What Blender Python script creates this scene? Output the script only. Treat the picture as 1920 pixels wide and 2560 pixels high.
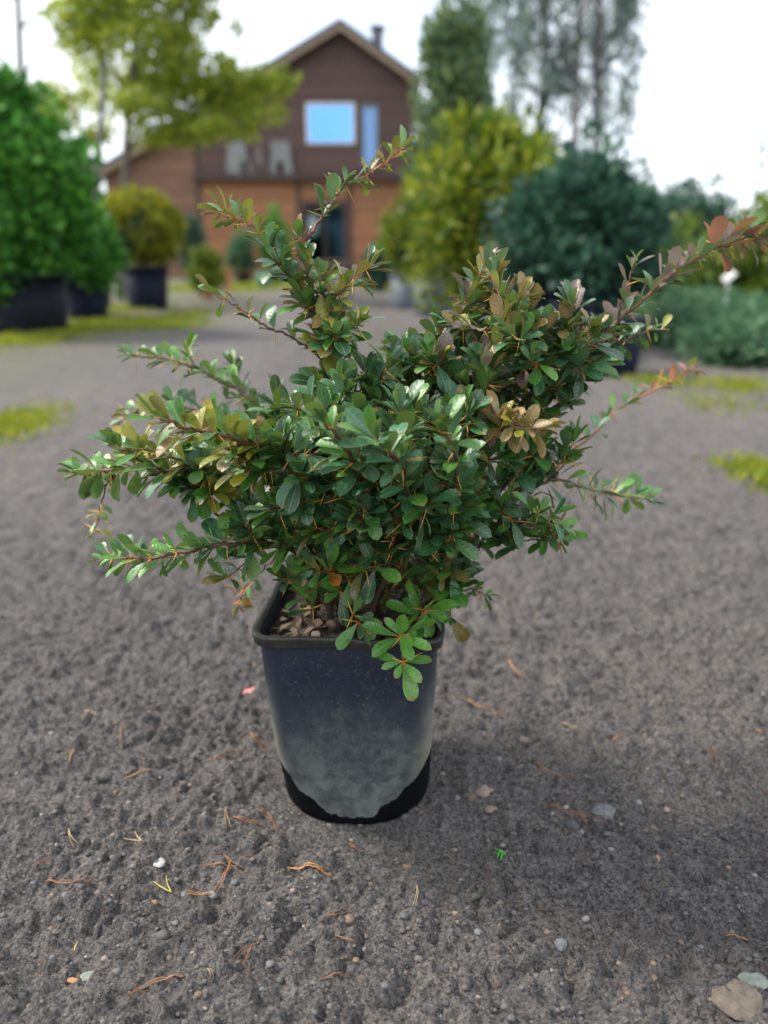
import bpy, math, random
import numpy as np
from mathutils import Vector, Matrix

R = math.radians
random.seed(7)
rng = np.random.default_rng(11)
scene = bpy.context.scene
for o in list(bpy.data.objects):
    bpy.data.objects.remove(o)

# ------------------------------------------------------------------ camera
PITCH = R(18.4)
CAM_H = 0.70
FPX = 1923.0                      # focal length in pixels of the 1920x2560 photograph
cam_data = bpy.data.cameras.new("camera")
cam = bpy.data.objects.new("camera", cam_data)
scene.collection.objects.link(cam)
cam.location = (0, 0, CAM_H)
cam.rotation_euler = (math.pi / 2 - PITCH, 0, 0)
cam_data.sensor_fit = 'VERTICAL'
cam_data.sensor_height = 24
cam_data.lens = FPX / 2560 * 24
cam_data.clip_start = 0.02
cam_data.clip_end = 6000
cam_data.dof.use_dof = True
cam_data.dof.focus_distance = 0.83
cam_data.dof.aperture_fstop = 1.6
scene.camera = cam

# ------------------------------------------------------------------ sky and sun
SUN_TO = Vector((-0.82, 0.26, 0.88)).normalized()
SUN_EL = math.asin(SUN_TO.z)
SUN_AZ = math.atan2(SUN_TO.x, SUN_TO.y)
world = bpy.data.worlds.new("World")
scene.world = world
world.use_nodes = True
nt = world.node_tree
nt.nodes.clear()
wo = nt.nodes.new("ShaderNodeOutputWorld")
wb = nt.nodes.new("ShaderNodeBackground")
sky = nt.nodes.new("ShaderNodeTexSky")
sky.sky_type = 'NISHITA'
sky.sun_disc = False
sky.sun_elevation = SUN_EL
sky.sun_rotation = SUN_AZ
wtc = nt.nodes.new("ShaderNodeTexCoord")
wno = nt.nodes.new("ShaderNodeTexNoise")
wno.inputs["Scale"].default_value = 2.6
wno.inputs["Detail"].default_value = 6
wno.inputs["Roughness"].default_value = 0.55
wra = nt.nodes.new("ShaderNodeValToRGB")
wra.color_ramp.elements[0].position = 0.30
wra.color_ramp.elements[0].color = (0.40, 0.40, 0.40, 1)
wra.color_ramp.elements[1].position = 0.58
wra.color_ramp.elements[1].color = (1, 1, 1, 1)
wmx = nt.nodes.new("ShaderNodeMix")
wmx.data_type = 'RGBA'
wmx.inputs[7].default_value = (6.8, 7.2, 7.7, 1)     # bright cloud
nt.links.new(wtc.outputs["Generated"], wno.inputs["Vector"])
nt.links.new(wno.outputs["Fac"], wra.inputs[0])
nt.links.new(wra.outputs[0], wmx.inputs[0])
nt.links.new(sky.outputs[0], wmx.inputs[6])
nt.links.new(wmx.outputs[2], wb.inputs[0])
wb.inputs[1].default_value = 0.10
nt.links.new(wb.outputs[0], wo.inputs[0])

sun_data = bpy.data.lights.new("sun", 'SUN')
sun_data.energy = 2.3
sun_data.angle = R(11)
sun_data.color = (1.0, 0.93, 0.82)
sun = bpy.data.objects.new("sun", sun_data)
sun.rotation_euler = (-SUN_TO).to_track_quat('-Z', 'Y').to_euler()
sun.location = (0, 0, 30)
scene.collection.objects.link(sun)

vs = scene.view_settings
vs.view_transform = 'Standard'
vs.look = 'None'
vs.exposure = 1.3
vs.gamma = 1
vs.use_curve_mapping = False
scene.cycles.use_denoising = True
try:
    scene.cycles.denoiser = 'OPENIMAGEDENOISE'
except Exception:
    pass
scene.cycles.max_bounces = 8
scene.cycles.transparent_max_bounces = 8

# ------------------------------------------------------------------ helpers
CP, SP = math.cos(PITCH), math.sin(PITCH)
COL = scene.collection
K = 1920 / 1659.0                 # enlarged-view pixels -> photograph pixels


def ray(u, v):
    a, b = (u - 960) / FPX, (1280 - v) / FPX
    return Vector((a, CP + b * SP, b * CP - SP))


def at(u, v, Y):                  # the point of the place at distance Y that stands at (u, v)
    d = ray(u, v)
    return Vector((0, 0, CAM_H)) + d * (Y / d.y)


def gp(u, v, z=0.0):              # point of the ground
    d = ray(u, v)
    return Vector((0, 0, CAM_H)) + d * ((z - CAM_H) / d.z)


def tag(o, label=None, cat=None, group=None, kind=None):
    if label: o["label"] = label
    if cat: o["category"] = cat
    if group: o["group"] = group
    if kind: o["kind"] = kind
    return o


def link(o, parent=None):
    COL.objects.link(o)
    if parent is not None:
        o.parent = parent
    return o


def empty(name, loc=(0, 0, 0)):
    o = bpy.data.objects.new(name, None)
    o.location = loc
    o.empty_display_size = 0.05
    return link(o)


def mesh(name, verts, faces, mats, smooth=False, uv=None, midx=None):
    me = bpy.data.meshes.new(name)
    me.from_pydata([tuple(v) for v in verts], [], [tuple(f) for f in faces])
    for m in (mats if isinstance(mats, (list, tuple)) else [mats]):
        me.materials.append(m)
    if smooth:
        me.shade_smooth()
    if midx is not None:
        me.polygons.foreach_set("material_index", np.asarray(midx, dtype=np.int32))
    if uv is not None:
        lay = me.uv_layers.new(name="UVMap")
        li = np.zeros(len(me.loops), dtype=np.int32)
        me.loops.foreach_get("vertex_index", li)
        lay.data.foreach_set("uv", np.asarray(uv, dtype=np.float32)[li].ravel())
    me.update()
    return me


def np_mesh(name, V, F, mats, smooth=False, uv=None, midx=None):
    """fast mesh from an (n,3) vertex array and an (m,k) face array"""
    V = np.asarray(V, dtype=np.float32)
    F = np.asarray(F, dtype=np.int32)
    k = F.shape[1]
    me = bpy.data.meshes.new(name)
    me.vertices.add(len(V))
    me.vertices.foreach_set("co", V.ravel())
    me.loops.add(F.size)
    me.loops.foreach_set("vertex_index", F.ravel())
    me.polygons.add(len(F))
    me.polygons.foreach_set("loop_start", np.arange(0, F.size, k, dtype=np.int32))
    for m in (mats if isinstance(mats, (list, tuple)) else [mats]):
        me.materials.append(m)
    if midx is not None:
        me.polygons.foreach_set("material_index", np.asarray(midx, dtype=np.int32))
    if uv is not None:
        lay = me.uv_layers.new(name="UVMap")
        lay.data.foreach_set("uv", np.asarray(uv, dtype=np.float32)[F.ravel()].ravel())
    me.update(calc_edges=True)
    if smooth:
        me.shade_smooth()
    return me


def obj(name, me, parent=None, loc=(0, 0, 0)):
    o = bpy.data.objects.new(name, me)
    o.location = loc
    return link(o, parent)


def box_vf(x0, x1, y0, y1, z0, z1, base=0):
    v = [(x0, y0, z0), (x1, y0, z0), (x1, y1, z0), (x0, y1, z0), (x0, y0, z1), (x1, y0, z1), (x1, y1, z1), (x0, y1, z1)]
    f = [(0, 3, 2, 1), (4, 5, 6, 7), (0, 1, 5, 4), (1, 2, 6, 5), (2, 3, 7, 6), (3, 0, 4, 7)]
    return v, [tuple(i + base for i in q) for q in f]


def box(name, x0, x1, y0, y1, z0, z1, m, parent=None):
    v, f = box_vf(x0, x1, y0, y1, z0, z1)
    return obj(name, mesh(name, v, f, m), parent)


def prism(name, poly, y0, y1, m, parent=None):
    """polygon in x,z (counter-clockwise seen from -Y) extruded from y0 to y1"""
    n = len(poly)
    v = [(x, y0, z) for x, z in poly] + [(x, y1, z) for x, z in poly]
    f = [tuple(range(n)), tuple(range(2 * n - 1, n - 1, -1))]
    for i in range(n):
        j = (i + 1) % n
        f.append((i, i + n, j + n, j))
    return obj(name, mesh(name, v, f, m), parent)


def catmull(P, n):
    P = [Vector(p) for p in P]
    Q = [P[0] * 2 - P[1]] + P + [P[-1] * 2 - P[-2]]
    out = []
    for i in range(1, len(Q) - 2):
        for k in range(n):
            t = k / n
            a, b, c, d = Q[i - 1], Q[i], Q[i + 1], Q[i + 2]
            out.append(0.5 * ((2 * b) + (c - a) * t + (2 * a - 5 * b + 4 * c - d) * t * t + (3 * b - a - 3 * c + d) * t ** 3))
    out.append(P[-1])
    return out


def tube_vf(P, rad, sides=6, base=0, cap=True):
    V, F = [], []
    n = len(P)
    prev = None
    for i, p in enumerate(P):
        t = (P[min(i + 1, n - 1)] - P[max(i - 1, 0)])
        t = t.normalized() if t.length > 1e-9 else Vector((0, 0, 1))
        if prev is None:
            x = t.orthogonal().normalized()
        else:
            x = (prev - t * prev.dot(t))
            x = x.normalized() if x.length > 1e-6 else t.orthogonal().normalized()
        prev = x
        y = t.cross(x)
        r = rad[i] if hasattr(rad, '__len__') else rad
        for k in range(sides):
            a = 2 * math.pi * k / sides
            V.append(p + (x * math.cos(a) + y * math.sin(a)) * r)
    for i in range(n - 1):
        for k in range(sides):
            k2 = (k + 1) % sides
            F.append((base + i * sides + k, base + i * sides + k2, base + (i + 1) * sides + k2, base + (i + 1) * sides + k))
    if cap:
        F.append(tuple(base + k for k in range(sides - 1, -1, -1)))
        F.append(tuple(base + (n - 1) * sides + k for k in range(sides)))
    return V, F


def tube(name, P, rad, m, parent=None, sides=6, uvlen=False):
    V, F = tube_vf([Vector(p) for p in P], rad, sides)
    uv = None
    if uvlen:
        uv = [(i // sides / max(1, len(P) - 1), 0.5) for i in range(len(V))]
    return obj(name, mesh(name, V, F, m, True, uv), parent)


def lathe(name, prof, m, parent=None, n=28, loc=(0, 0, 0), squash=None):
    V, F = [], []
    for (r, z) in prof:
        for k in range(n):
            a = 2 * math.pi * k / n
            V.append((r * math.cos(a), r * math.sin(a), z))
    for i in range(len(prof) - 1):
        for k in range(n):
            k2 = (k + 1) % n
            F.append((i * n + k, i * n + k2, (i + 1) * n + k2, (i + 1) * n + k))
    o = obj(name, mesh(name, V, F, m, True), parent, loc)
    return o


# value noise
def _hash(ix, iy, seed):
    h = (ix.astype(np.int64) * 374761393 + iy.astype(np.int64) * 668265263 + seed * 1442695041) & 0xffffffff
    h = ((h ^ (h >> 13)) * 1274126177) & 0xffffffff
    return ((h ^ (h >> 16)) & 0xffff) / 65535.0


def vnoise(x, y, seed=0):
    ix, iy = np.floor(x), np.floor(y)
    fx, fy = x - ix, y - iy
    fx = fx * fx * (3 - 2 * fx); fy = fy * fy * (3 - 2 * fy)
    a, b = _hash(ix, iy, seed), _hash(ix + 1, iy, seed)
    c, d = _hash(ix, iy + 1, seed), _hash(ix + 1, iy + 1, seed)
    return (a + (b - a) * fx) + ((c + (d - c) * fx) - (a + (b - a) * fx)) * fy


# ------------------------------------------------------------------ materials
def newmat(name):
    m = bpy.data.materials.new(name)
    m.use_nodes = True
    n = m.node_tree
    return m, n, n.nodes["Principled BSDF"]


def N(nt_, kind, **kw):
    n = nt_.nodes.new(kind)
    for k, v in kw.items():
        if k.startswith("i_"):
            n.inputs[k[2:].replace("_", " ")].default_value = v
        else:
            setattr(n, k, v)
    return n


def L(nt_, a, b):
    nt_.links.new(a, b)


def mixc(nt_, fac, a, b, blend='MIX'):
    m = nt_.nodes.new("ShaderNodeMix")
    m.data_type = 'RGBA'
    m.blend_type = blend
    for s, x in ((0, fac), (6, a), (7, b)):
        if isinstance(x, (int, float)):
            m.inputs[s].default_value = x
        elif isinstance(x, tuple):
            m.inputs[s].default_value = x if len(x) == 4 else (*x, 1)
        else:
            nt_.links.new(x, m.inputs[s])
    return m.outputs[2]


def math_(nt_, op, a, b=None, c=None, clamp=False):
    m = nt_.nodes.new("ShaderNodeMath")
    m.operation = op
    m.use_clamp = clamp
    for i, x in enumerate((a, b, c)):
        if x is None: continue
        if isinstance(x, (int, float)): m.inputs[i].default_value = x
        else: nt_.links.new(x, m.inputs[i])
    return m.outputs[0]


def ramp(nt_, fac, stops):
    r = nt_.nodes.new("ShaderNodeValToRGB")
    e = r.color_ramp.elements
    while len(e) < len(stops): e.new(0.5)
    for i, (p, c) in enumerate(stops):
        e[i].position = p
        e[i].color = (*c, 1) if len(c) == 3 else c
    nt_.links.new(fac, r.inputs[0])
    return r.outputs[0]


def maprange(nt_, x, a, b, c=0.0, d=1.0):
    m = nt_.nodes.new("ShaderNodeMapRange")
    m.interpolation_type = 'SMOOTHSTEP'
    nt_.links.new(x, m.inputs[0])
    for i, v in enumerate((a, b, c, d)):
        if isinstance(v, (int, float)): m.inputs[i + 1].default_value = v
        else: nt_.links.new(v, m.inputs[i + 1])
    return m.outputs[0]


def plain(name, c1, c2, scale=30, rough=0.7, bump=0.2, metal=0.0, detail=5, stretch=None, bdist=0.002):
    m, n, b = newmat(name)
    tc = N(n, "ShaderNodeTexCoord")
    no = N(n, "ShaderNodeTexNoise", i_Scale=scale, i_Detail=detail)
    src = tc.outputs["Object"]
    if stretch:
        mp = N(n, "ShaderNodeMapping")
        mp.inputs["Scale"].default_value = stretch
        L(n, src, mp.inputs[0]); src = mp.outputs[0]
    L(n, src, no.inputs["Vector"])
    f = maprange(n, no.outputs["Fac"], 0.3, 0.7)
    oi = N(n, "ShaderNodeObjectInfo")
    col = mixc(n, f, c1, c2)
    hsv = N(n, "ShaderNodeHueSaturation")
    L(n, col, hsv.inputs["Color"])
    L(n, math_(n, 'MULTIPLY_ADD', oi.outputs["Random"], 0.35, 0.83), hsv.inputs["Value"])
    L(n, hsv.outputs[0], b.inputs["Base Color"])
    b.inputs["Roughness"].default_value = rough
    b.inputs["Metallic"].default_value = metal
    if bump:
        bp = N(n, "ShaderNodeBump", i_Strength=bump, i_Distance=bdist)
        L(n, no.outputs["Fac"], bp.inputs["Height"])
        L(n, bp.outputs[0], b.inputs["Normal"])
    return m


def foliage(name, stops, rough=0.55, trans=0.3, under=None):
    """leaf clumps; each small leaf takes its own tone"""
    m, n, b = newmat(name)
    ge = N(n, "ShaderNodeNewGeometry")
    tc = N(n, "ShaderNodeTexCoord")
    no = N(n, "ShaderNodeTexNoise", i_Scale=2.2, i_Detail=3)
    L(n, tc.outputs["Object"], no.inputs["Vector"])
    f = math_(n, 'ADD', math_(n, 'MULTIPLY', ge.outputs["Random Per Island"], 0.55), math_(n, 'MULTIPLY', no.outputs["Fac"], 0.5))
    c = ramp(n, f, stops)
    L(n, c, b.inputs["Base Color"])
    b.inputs["Roughness"].default_value = rough
    tr = N(n, "ShaderNodeBsdfTranslucent")
    L(n, c, tr.inputs[0])
    mx = N(n, "ShaderNodeMixShader", i_Fac=trans)
    L(n, b.outputs[0], mx.inputs[1]); L(n, tr.outputs[0], mx.inputs[2])
    L(n, mx.outputs[0], n.nodes["Material Output"].inputs[0])
    return m


def leaf_mat(name, base, base2, petiole=(0.55, 0.16, 0.02), vein=(0.16, 0.26, 0.09), margin=(0.15, 0.22, 0.06), under=(0.16, 0.22, 0.12), rough=0.42, spots=0.0):
    m, n, b = newmat(name)
    ge = N(n, "ShaderNodeNewGeometry")
    oi = N(n, "ShaderNodeObjectInfo")
    rnd = math_(n, 'FRACT', math_(n, 'ADD', oi.outputs["Random"], ge.outputs["Random Per Island"]))
    uv = N(n, "ShaderNodeUVMap")
    sx = N(n, "ShaderNodeSeparateXYZ")
    L(n, uv.outputs[0], sx.inputs[0])
    tc = N(n, "ShaderNodeTexCoord")
    no = N(n, "ShaderNodeTexNoise", i_Scale=170, i_Detail=4)
    L(n, ge.outputs["Position"], no.inputs["Vector"])
    c = mixc(n, rnd, base, base2)
    c = mixc(n, math_(n, 'MULTIPLY', maprange(n, no.outputs["Fac"], 0.35, 0.75), 0.6), c, tuple(x * 0.45 for x in base))
    side = math_(n, 'ABSOLUTE', math_(n, 'SUBTRACT', math_(n, 'MULTIPLY', sx.outputs[1], 2.0), 1.0))
    # side veins
    wv = math_(n, 'SINE', math_(n, 'MULTIPLY', math_(n, 'SUBTRACT', sx.outputs[0], math_(n, 'MULTIPLY', side, 0.16)), 46.0))
    c = mixc(n, math_(n, 'MULTIPLY', maprange(n, wv, 0.75, 1.0), 0.22), c, vein)
    c = mixc(n, maprange(n, side, 0.14, 0.02, 0.0, 0.6), c, vein)
    c = mixc(n, maprange(n, side, 0.86, 1.0, 0.0, 0.65), c, margin)
    dn = N(n, "ShaderNodeTexNoise", i_Scale=620, i_Detail=3); L(n, ge.outputs["Position"], dn.inputs["Vector"])
    dp = N(n, "ShaderNodeTexNoise", i_Scale=38, i_Detail=2); L(n, ge.outputs["Position"], dp.inputs["Vector"])
    dusty = math_(n, 'MULTIPLY', maprange(n, dn.outputs["Fac"], 0.56, 0.68), maprange(n, dp.outputs["Fac"], 0.48, 0.62, 0.0, 0.6))
    c = mixc(n, dusty, c, (0.34, 0.38, 0.34))
    film = math_(n, 'MULTIPLY', maprange(n, dp.outputs["Fac"], 0.40, 0.66), 0.07)
    c = mixc(n, film, c, (0.30, 0.34, 0.26))
    brown = math_(n, 'MULTIPLY', math_(n, 'MULTIPLY', maprange(n, sx.outputs[0], 0.80, 1.0), maprange(n, rnd, 0.72, 0.80)), 0.75)
    c = mixc(n, brown, c, (0.20, 0.09, 0.02))
    if spots:
        c = mixc(n, math_(n, 'MULTIPLY', maprange(n, no.outputs["Fac"], 0.58, 0.66), spots), c, (0.10, 0.035, 0.01))
    c = mixc(n, maprange(n, sx.outputs[0], 0.20, 0.05), c, petiole)
    c = mixc(n, math_(n, 'MULTIPLY', ge.outputs["Backfacing"], 0.75), c, under)
    L(n, c, b.inputs["Base Color"])
    b.inputs["Roughness"].default_value = rough
    b.inputs["Specular IOR Level"].default_value = 0.65
    bp = N(n, "ShaderNodeBump", i_Strength=0.35, i_Distance=0.0006)
    L(n, math_(n, 'ADD', no.outputs["Fac"], math_(n, 'MULTIPLY', wv, 0.35)), bp.inputs["Height"])
    L(n, bp.outputs[0], b.inputs["Normal"])
    tr = N(n, "ShaderNodeBsdfTranslucent")
    L(n, mixc(n, 0.5, c, (0.35, 0.45, 0.05), 'MIX'), tr.inputs[0])
    mx = N(n, "ShaderNodeMixShader", i_Fac=0.14)
    L(n, b.outputs[0], mx.inputs[1]); L(n, tr.outputs[0], mx.inputs[2])
    L(n, mx.outputs[0], n.nodes["Material Output"].inputs[0])
    return m


# ground: trodden dark slag with fine gravel
def ground_mat():
    m, n, b = newmat("trodden_slag")
    tc = N(n, "ShaderNodeTexCoord")
    P = tc.outputs["Object"]
    big = N(n, "ShaderNodeTexNoise", i_Scale=0.9, i_Detail=5, i_Roughness=0.6); L(n, P, big.inputs["Vector"])
    mid = N(n, "ShaderNodeTexNoise", i_Scale=14, i_Detail=6, i_Roughness=0.65); L(n, P, mid.inputs["Vector"])
    fine = N(n, "ShaderNodeTexNoise", i_Scale=210, i_Detail=7, i_Roughness=0.75); L(n, P, fine.inputs["Vector"])
    vo = N(n, "ShaderNodeTexVoronoi", i_Scale=95); L(n, P, vo.inputs["Vector"])
    vo2 = N(n, "ShaderNodeTexVoronoi", i_Scale=230); L(n, P, vo2.inputs["Vector"])
    c = ramp(n, mid.outputs["Fac"], [(0.28, (0.088, 0.083, 0.082)), (0.5, (0.185, 0.169, 0.161)), (0.74, (0.265, 0.238, 0.224))])
    c = mixc(n, maprange(n, big.outputs["Fac"], 0.4, 0.65, 0, 0.55), c, (0.250, 0.218, 0.200))
    c = mixc(n, maprange(n, fine.outputs["Fac"], 0.56, 0.38, 0, 0.9), c, (0.028, 0.027, 0.029))
    chip = N(n, "ShaderNodeTexVoronoi", i_Scale=330, feature='DISTANCE_TO_EDGE'); L(n, P, chip.inputs["Vector"])
    chc = N(n, "ShaderNodeTexVoronoi", i_Scale=330); L(n, P, chc.inputs["Vector"])
    chs = N(n, "ShaderNodeSeparateColor"); L(n, chc.outputs["Color"], chs.inputs[0])
    c = mixc(n, maprange(n, chs.outputs[0], 0.55, 1.0, 0, 0.55), c, (0.30, 0.275, 0.255))
    c = mixc(n, maprange(n, chs.outputs[1], 0.6, 1.0, 0, 0.6), c, (0.045, 0.042, 0.042))
    # little stones of their own colours
    sc = N(n, "ShaderNodeSeparateColor"); L(n, vo.outputs["Color"], sc.inputs[0])
    near = maprange(n, vo.outputs["Distance"], 0.42, 0.26)
    pick = maprange(n, sc.outputs[0], 0.66, 0.72)
    stone = ramp(n, sc.outputs[1], [(0.0, (0.10, 0.10, 0.105)), (0.3, (0.19, 0.175, 0.16)), (0.55, (0.13, 0.14, 0.155)), (0.8, (0.22, 0.15, 0.11)), (1.0, (0.26, 0.24, 0.22))])
    c = mixc(n, math_(n, 'MULTIPLY', math_(n, 'MULTIPLY', near, pick), 0.8), c, stone)
    sc2 = N(n, "ShaderNodeSeparateColor"); L(n, vo2.outputs["Color"], sc2.inputs[0])
    near2 = maprange(n, vo2.outputs["Distance"], 0.40, 0.28)
    c = mixc(n, math_(n, 'MULTIPLY', math_(n, 'MULTIPLY', near2, maprange(n, sc2.outputs[0], 0.86, 0.9)), 0.7), c, (0.34, 0.27, 0.20))
    # greenish worn-in moss away from the path
    sp = N(n, "ShaderNodeSeparateXYZ"); L(n, P, sp.inputs[0])
    ax = math_(n, 'ABSOLUTE', math_(n, 'SUBTRACT', sp.outputs[0], 0.15))
    edge = maprange(n, math_(n, 'ADD', ax, math_(n, 'MULTIPLY', math_(n, 'SUBTRACT', big.outputs["Fac"], 0.5), 2.0)), 1.6, 3.4)
    patch = maprange(n, mid.outputs["Fac"], 0.42, 0.6)
    c = mixc(n, math_(n, 'MULTIPLY', math_(n, 'MULTIPLY', edge, patch), 0.75), c, (0.13, 0.15, 0.035))
    L(n, c, b.inputs["Base Color"])
    b.inputs["Roughness"].default_value = 0.85
    b.inputs["Specular IOR Level"].default_value = 0.3
    h = math_(n, 'ADD', math_(n, 'MULTIPLY', fine.outputs["Fac"], 1.0), math_(n, 'MULTIPLY', math_(n, 'MULTIPLY', near, pick), 0.9))
    h = math_(n, 'ADD', h, math_(n, 'MULTIPLY', near2, 0.25))
    h = math_(n, 'ADD', h, math_(n, 'MULTIPLY', chs.outputs[0], 0.35))
    bp = N(n, "ShaderNodeBump", i_Strength=1.0, i_Distance=0.0045)
    L(n, h, bp.inputs["Height"])
    grit = N(n, "ShaderNodeTexNoise", i_Scale=70, i_Detail=8, i_Roughness=0.72); L(n, P, grit.inputs["Vector"])
    bp2 = N(n, "ShaderNodeBump", i_Strength=1.0, i_Distance=0.011)
    L(n, grit.outputs["Fac"], bp2.inputs["Height"])
    L(n, bp2.outputs[0], bp.inputs["Normal"])
    L(n, bp.outputs[0], b.inputs["Normal"])
    return m


M = {}
M['ground'] = ground_mat()

# ------------------------------------------------------------------ the ground, one sheet to the horizon
POT = Vector((-0.037, 0.920, 0.0))
POT_YAW = R(-4.0)
W = 0.23
HP = 0.276


def ground_height(x, y):
    h = (vnoise(x * 2.1, y * 2.1, 1) - 0.5) * 0.022
    h += (vnoise(x * 7.5, y * 7.5, 2) - 0.5) * 0.011
    b = np.abs(vnoise(x * 24, y * 24, 3) - 0.5) * 2
    h += (b - 0.4) * 0.0150
    b = np.abs(vnoise(x * 61 + 3, y * 61, 4) - 0.5) * 2
    h += (b - 0.4) * 0.0100
    cl = vnoise(x * 108, y * 108, 5)
    h += np.clip(cl - 0.50, 0, 1) * 0.0165
    cl = vnoise(x * 190, y * 190, 6)
    h += np.clip(cl - 0.45, 0, 1) * 0.0065
    r = np.hypot(x - POT.x, y - POT.y)
    near = np.clip((r - 0.085) / 0.10, 0, 1)
    return h * (0.25 + 0.75 * near) - 0.003 * (1 - near)


def graded(lo, hi, step, grow, far):
    a = list(np.arange(lo, hi, step))
    up, s = [a[-1]], step
    while up[-1] < far:
        s = min(s * (1 + grow), 400)
        up.append(up[-1] + s)
    dn, s = [a[0]], step
    while dn[-1] > -far:
        s = min(s * (1 + grow * 2), 400)
        dn.append(dn[-1] - s)
    return np.array(dn[:0:-1] + a + up[1:])


ys = graded(0.42, 1.35, 0.0036, 0.014, 3000)
up_x = graded(-0.62, 0.62, 0.0036, 0.022, 3000)
gx, gy = np.meshgrid(up_x, ys)
gz = ground_height(gx, gy) * np.clip(1.6 - np.hypot(gx, gy) / 40, 0, 1)
nx, ny = len(up_x), len(ys)
V = np.stack([gx.ravel(), gy.ravel(), gz.ravel()], 1)
ii = np.arange(nx * ny).reshape(ny, nx)
F = np.stack([ii[:-1, :-1].ravel(), ii[:-1, 1:].ravel(), ii[1:, 1:].ravel(), ii[1:, :-1].ravel()], 1)
ground = obj("ground", np_mesh("ground", V, F, M['ground'], True))
tag(ground, kind="structure")


def gh(x, y):
    return float(ground_height(np.array([x]), np.array([y]))[0])


# ------------------------------------------------------------------ gravel strewn over it (uncountable)
def stone_template(seed, n1=6):
    r = random.Random(seed)
    t = (1 + 5 ** 0.5) / 2
    v = [(-1, t, 0), (1, t, 0), (-1, -t, 0), (1, -t, 0), (0, -1, t), (0, 1, t), (0, -1, -t), (0, 1, -t), (t, 0, -1), (t, 0, 1), (-t, 0, -1), (-t, 0, 1)]
    f = [(0, 11, 5), (0, 5, 1), (0, 1, 7), (0, 7, 10), (0, 10, 11), (1, 5, 9), (5, 11, 4), (11, 10, 2), (10, 7, 6), (7, 1, 8), (3, 9, 4), (3, 4, 2), (3, 2, 6), (3, 6, 8), (3, 8, 9), (4, 9, 5), (2, 4, 11), (6, 2, 10), (8, 6, 7), (9, 8, 1)]
    out = []
    for p in v:
        q = Vector(p).normalized() * r.uniform(0.72, 1.18)
        out.append(q)
    return np.array(out), np.array(f)


def stone_mat(name, stops):
    m, n, b = newmat(name)
    ge = N(n, "ShaderNodeNewGeometry"); oi = N(n, "ShaderNodeObjectInfo")
    no = N(n, "ShaderNodeTexNoise", i_Scale=260, i_Detail=5); L(n, ge.outputs["Position"], no.inputs["Vector"])
    f = math_(n, 'FRACT', math_(n, 'ADD', ge.outputs["Random Per Island"], oi.outputs["Random"]))
    c = ramp(n, f, stops)
    c = mixc(n, maprange(n, no.outputs["Fac"], 0.35, 0.7, 0, 0.5), c, (0.06, 0.056, 0.052))
    L(n, c, b.inputs["Base Color"])
    b.inputs["Roughness"].default_value = 0.8
    bp = N(n, "ShaderNodeBump", i_Strength=0.5, i_Distance=0.001); L(n, no.outputs["Fac"], bp.inputs["Height"]); L(n, bp.outputs[0], b.inputs["Normal"])
    return m


M['gravel'] = stone_mat("gravel_stone", [(0.0, (0.065, 0.062, 0.060)), (0.35, (0.11, 0.10, 0.092)), (0.6, (0.15, 0.137, 0.125)), (0.72, (0.10, 0.104, 0.110)), (0.86, (0.15, 0.12, 0.10)), (0.93, (0.24, 0.14, 0.09)), (0.97, (0.30, 0.27, 0.23)), (1.0, (0.19, 0.20, 0.21))])
tv, tf = zip(*[stone_template(s) for s in range(6)])
VV, FF, base = [], [], 0


def rand_rot(n):
    q = rng.normal(size=(n, 4)); q /= np.linalg.norm(q, axis=1)[:, None]
    w, x, y, z = q.T
    return np.stack([1 - 2 * (y * y + z * z), 2 * (x * y - z * w), 2 * (x * z + y * w), 2 * (x * y + z * w), 1 - 2 * (x * x + z * z), 2 * (y * z - x * w),
                     2 * (x * z - y * w), 2 * (y * z + x * w), 1 - 2 * (x * x + y * y)], 1).reshape(n, 3, 3)


for k in range(6):
    n = 5200
    yy = 0.42 + rng.random(n) ** 1.7 * 3.2
    xx = (rng.random(n) - 0.5) * (1.0 + yy * 1.15)
    den = vnoise(xx * 6, yy * 6, 77)
    keep = den > rng.random(n) * 0.85
    keep &= np.hypot(xx - POT.x, yy - POT.y) > 0.098
    xx, yy = xx[keep], yy[keep]; n = len(xx)
    sz = 0.0010 + 0.0036 * rng.random(n) ** 2.8 + (rng.random(n) > 0.988) * 0.0045
    rot = rand_rot(n)
    P = np.einsum('nij,vj->nvi', rot, tv[k]) * sz[:, None, None] * np.array([1.15, 1.0, 0.55])
    P[:, :, 0] += xx[:, None]; P[:, :, 1] += yy[:, None]
    P[:, :, 2] += (ground_height(xx, yy) - sz * 0.02)[:, None]
    VV.append(P.reshape(-1, 3))
    FF.append((tf[k][None] + (np.arange(n) * 12)[:, None, None] + base).reshape(-1, 3))
    base += n * 12
gravel = obj("gravel", np_mesh("gravel", np.concatenate(VV), np.concatenate(FF), M['gravel'], False))
tag(gravel, "fine dark grey gravel scattered over the trodden ground", "gravel", kind="stuff")

# ------------------------------------------------------------------ the timber house
M['plank_dark'] = plain("dark_stained_plank", (0.092, 0.048, 0.040), (0.130, 0.070, 0.058), 5, 0.6, 0.3, stretch=(0.5, 1, 6))
M['plank_light'] = plain("orange_stained_plank", (0.30, 0.125, 0.052), (0.39, 0.175, 0.078), 5, 0.6, 0.3, stretch=(0.5, 1, 6))
M['plank_mid'] = plain("brown_stained_plank", (0.19, 0.095, 0.055), (0.25, 0.130, 0.078), 5, 0.6, 0.3, stretch=(0.5, 1, 6))
M['timber_dark'] = plain("dark_brown_timber", (0.060, 0.032, 0.028), (0.085, 0.048, 0.042), 6, 0.6, 0.3)
M['roof'] = plain("slate_blue_roof", (0.045, 0.060, 0.090), (0.070, 0.090, 0.125), 4, 0.5, 0.3)
M['barge'] = plain("tan_barge_board", (0.26, 0.18, 0.12), (0.32, 0.23, 0.16), 6, 0.6, 0.2)
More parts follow.
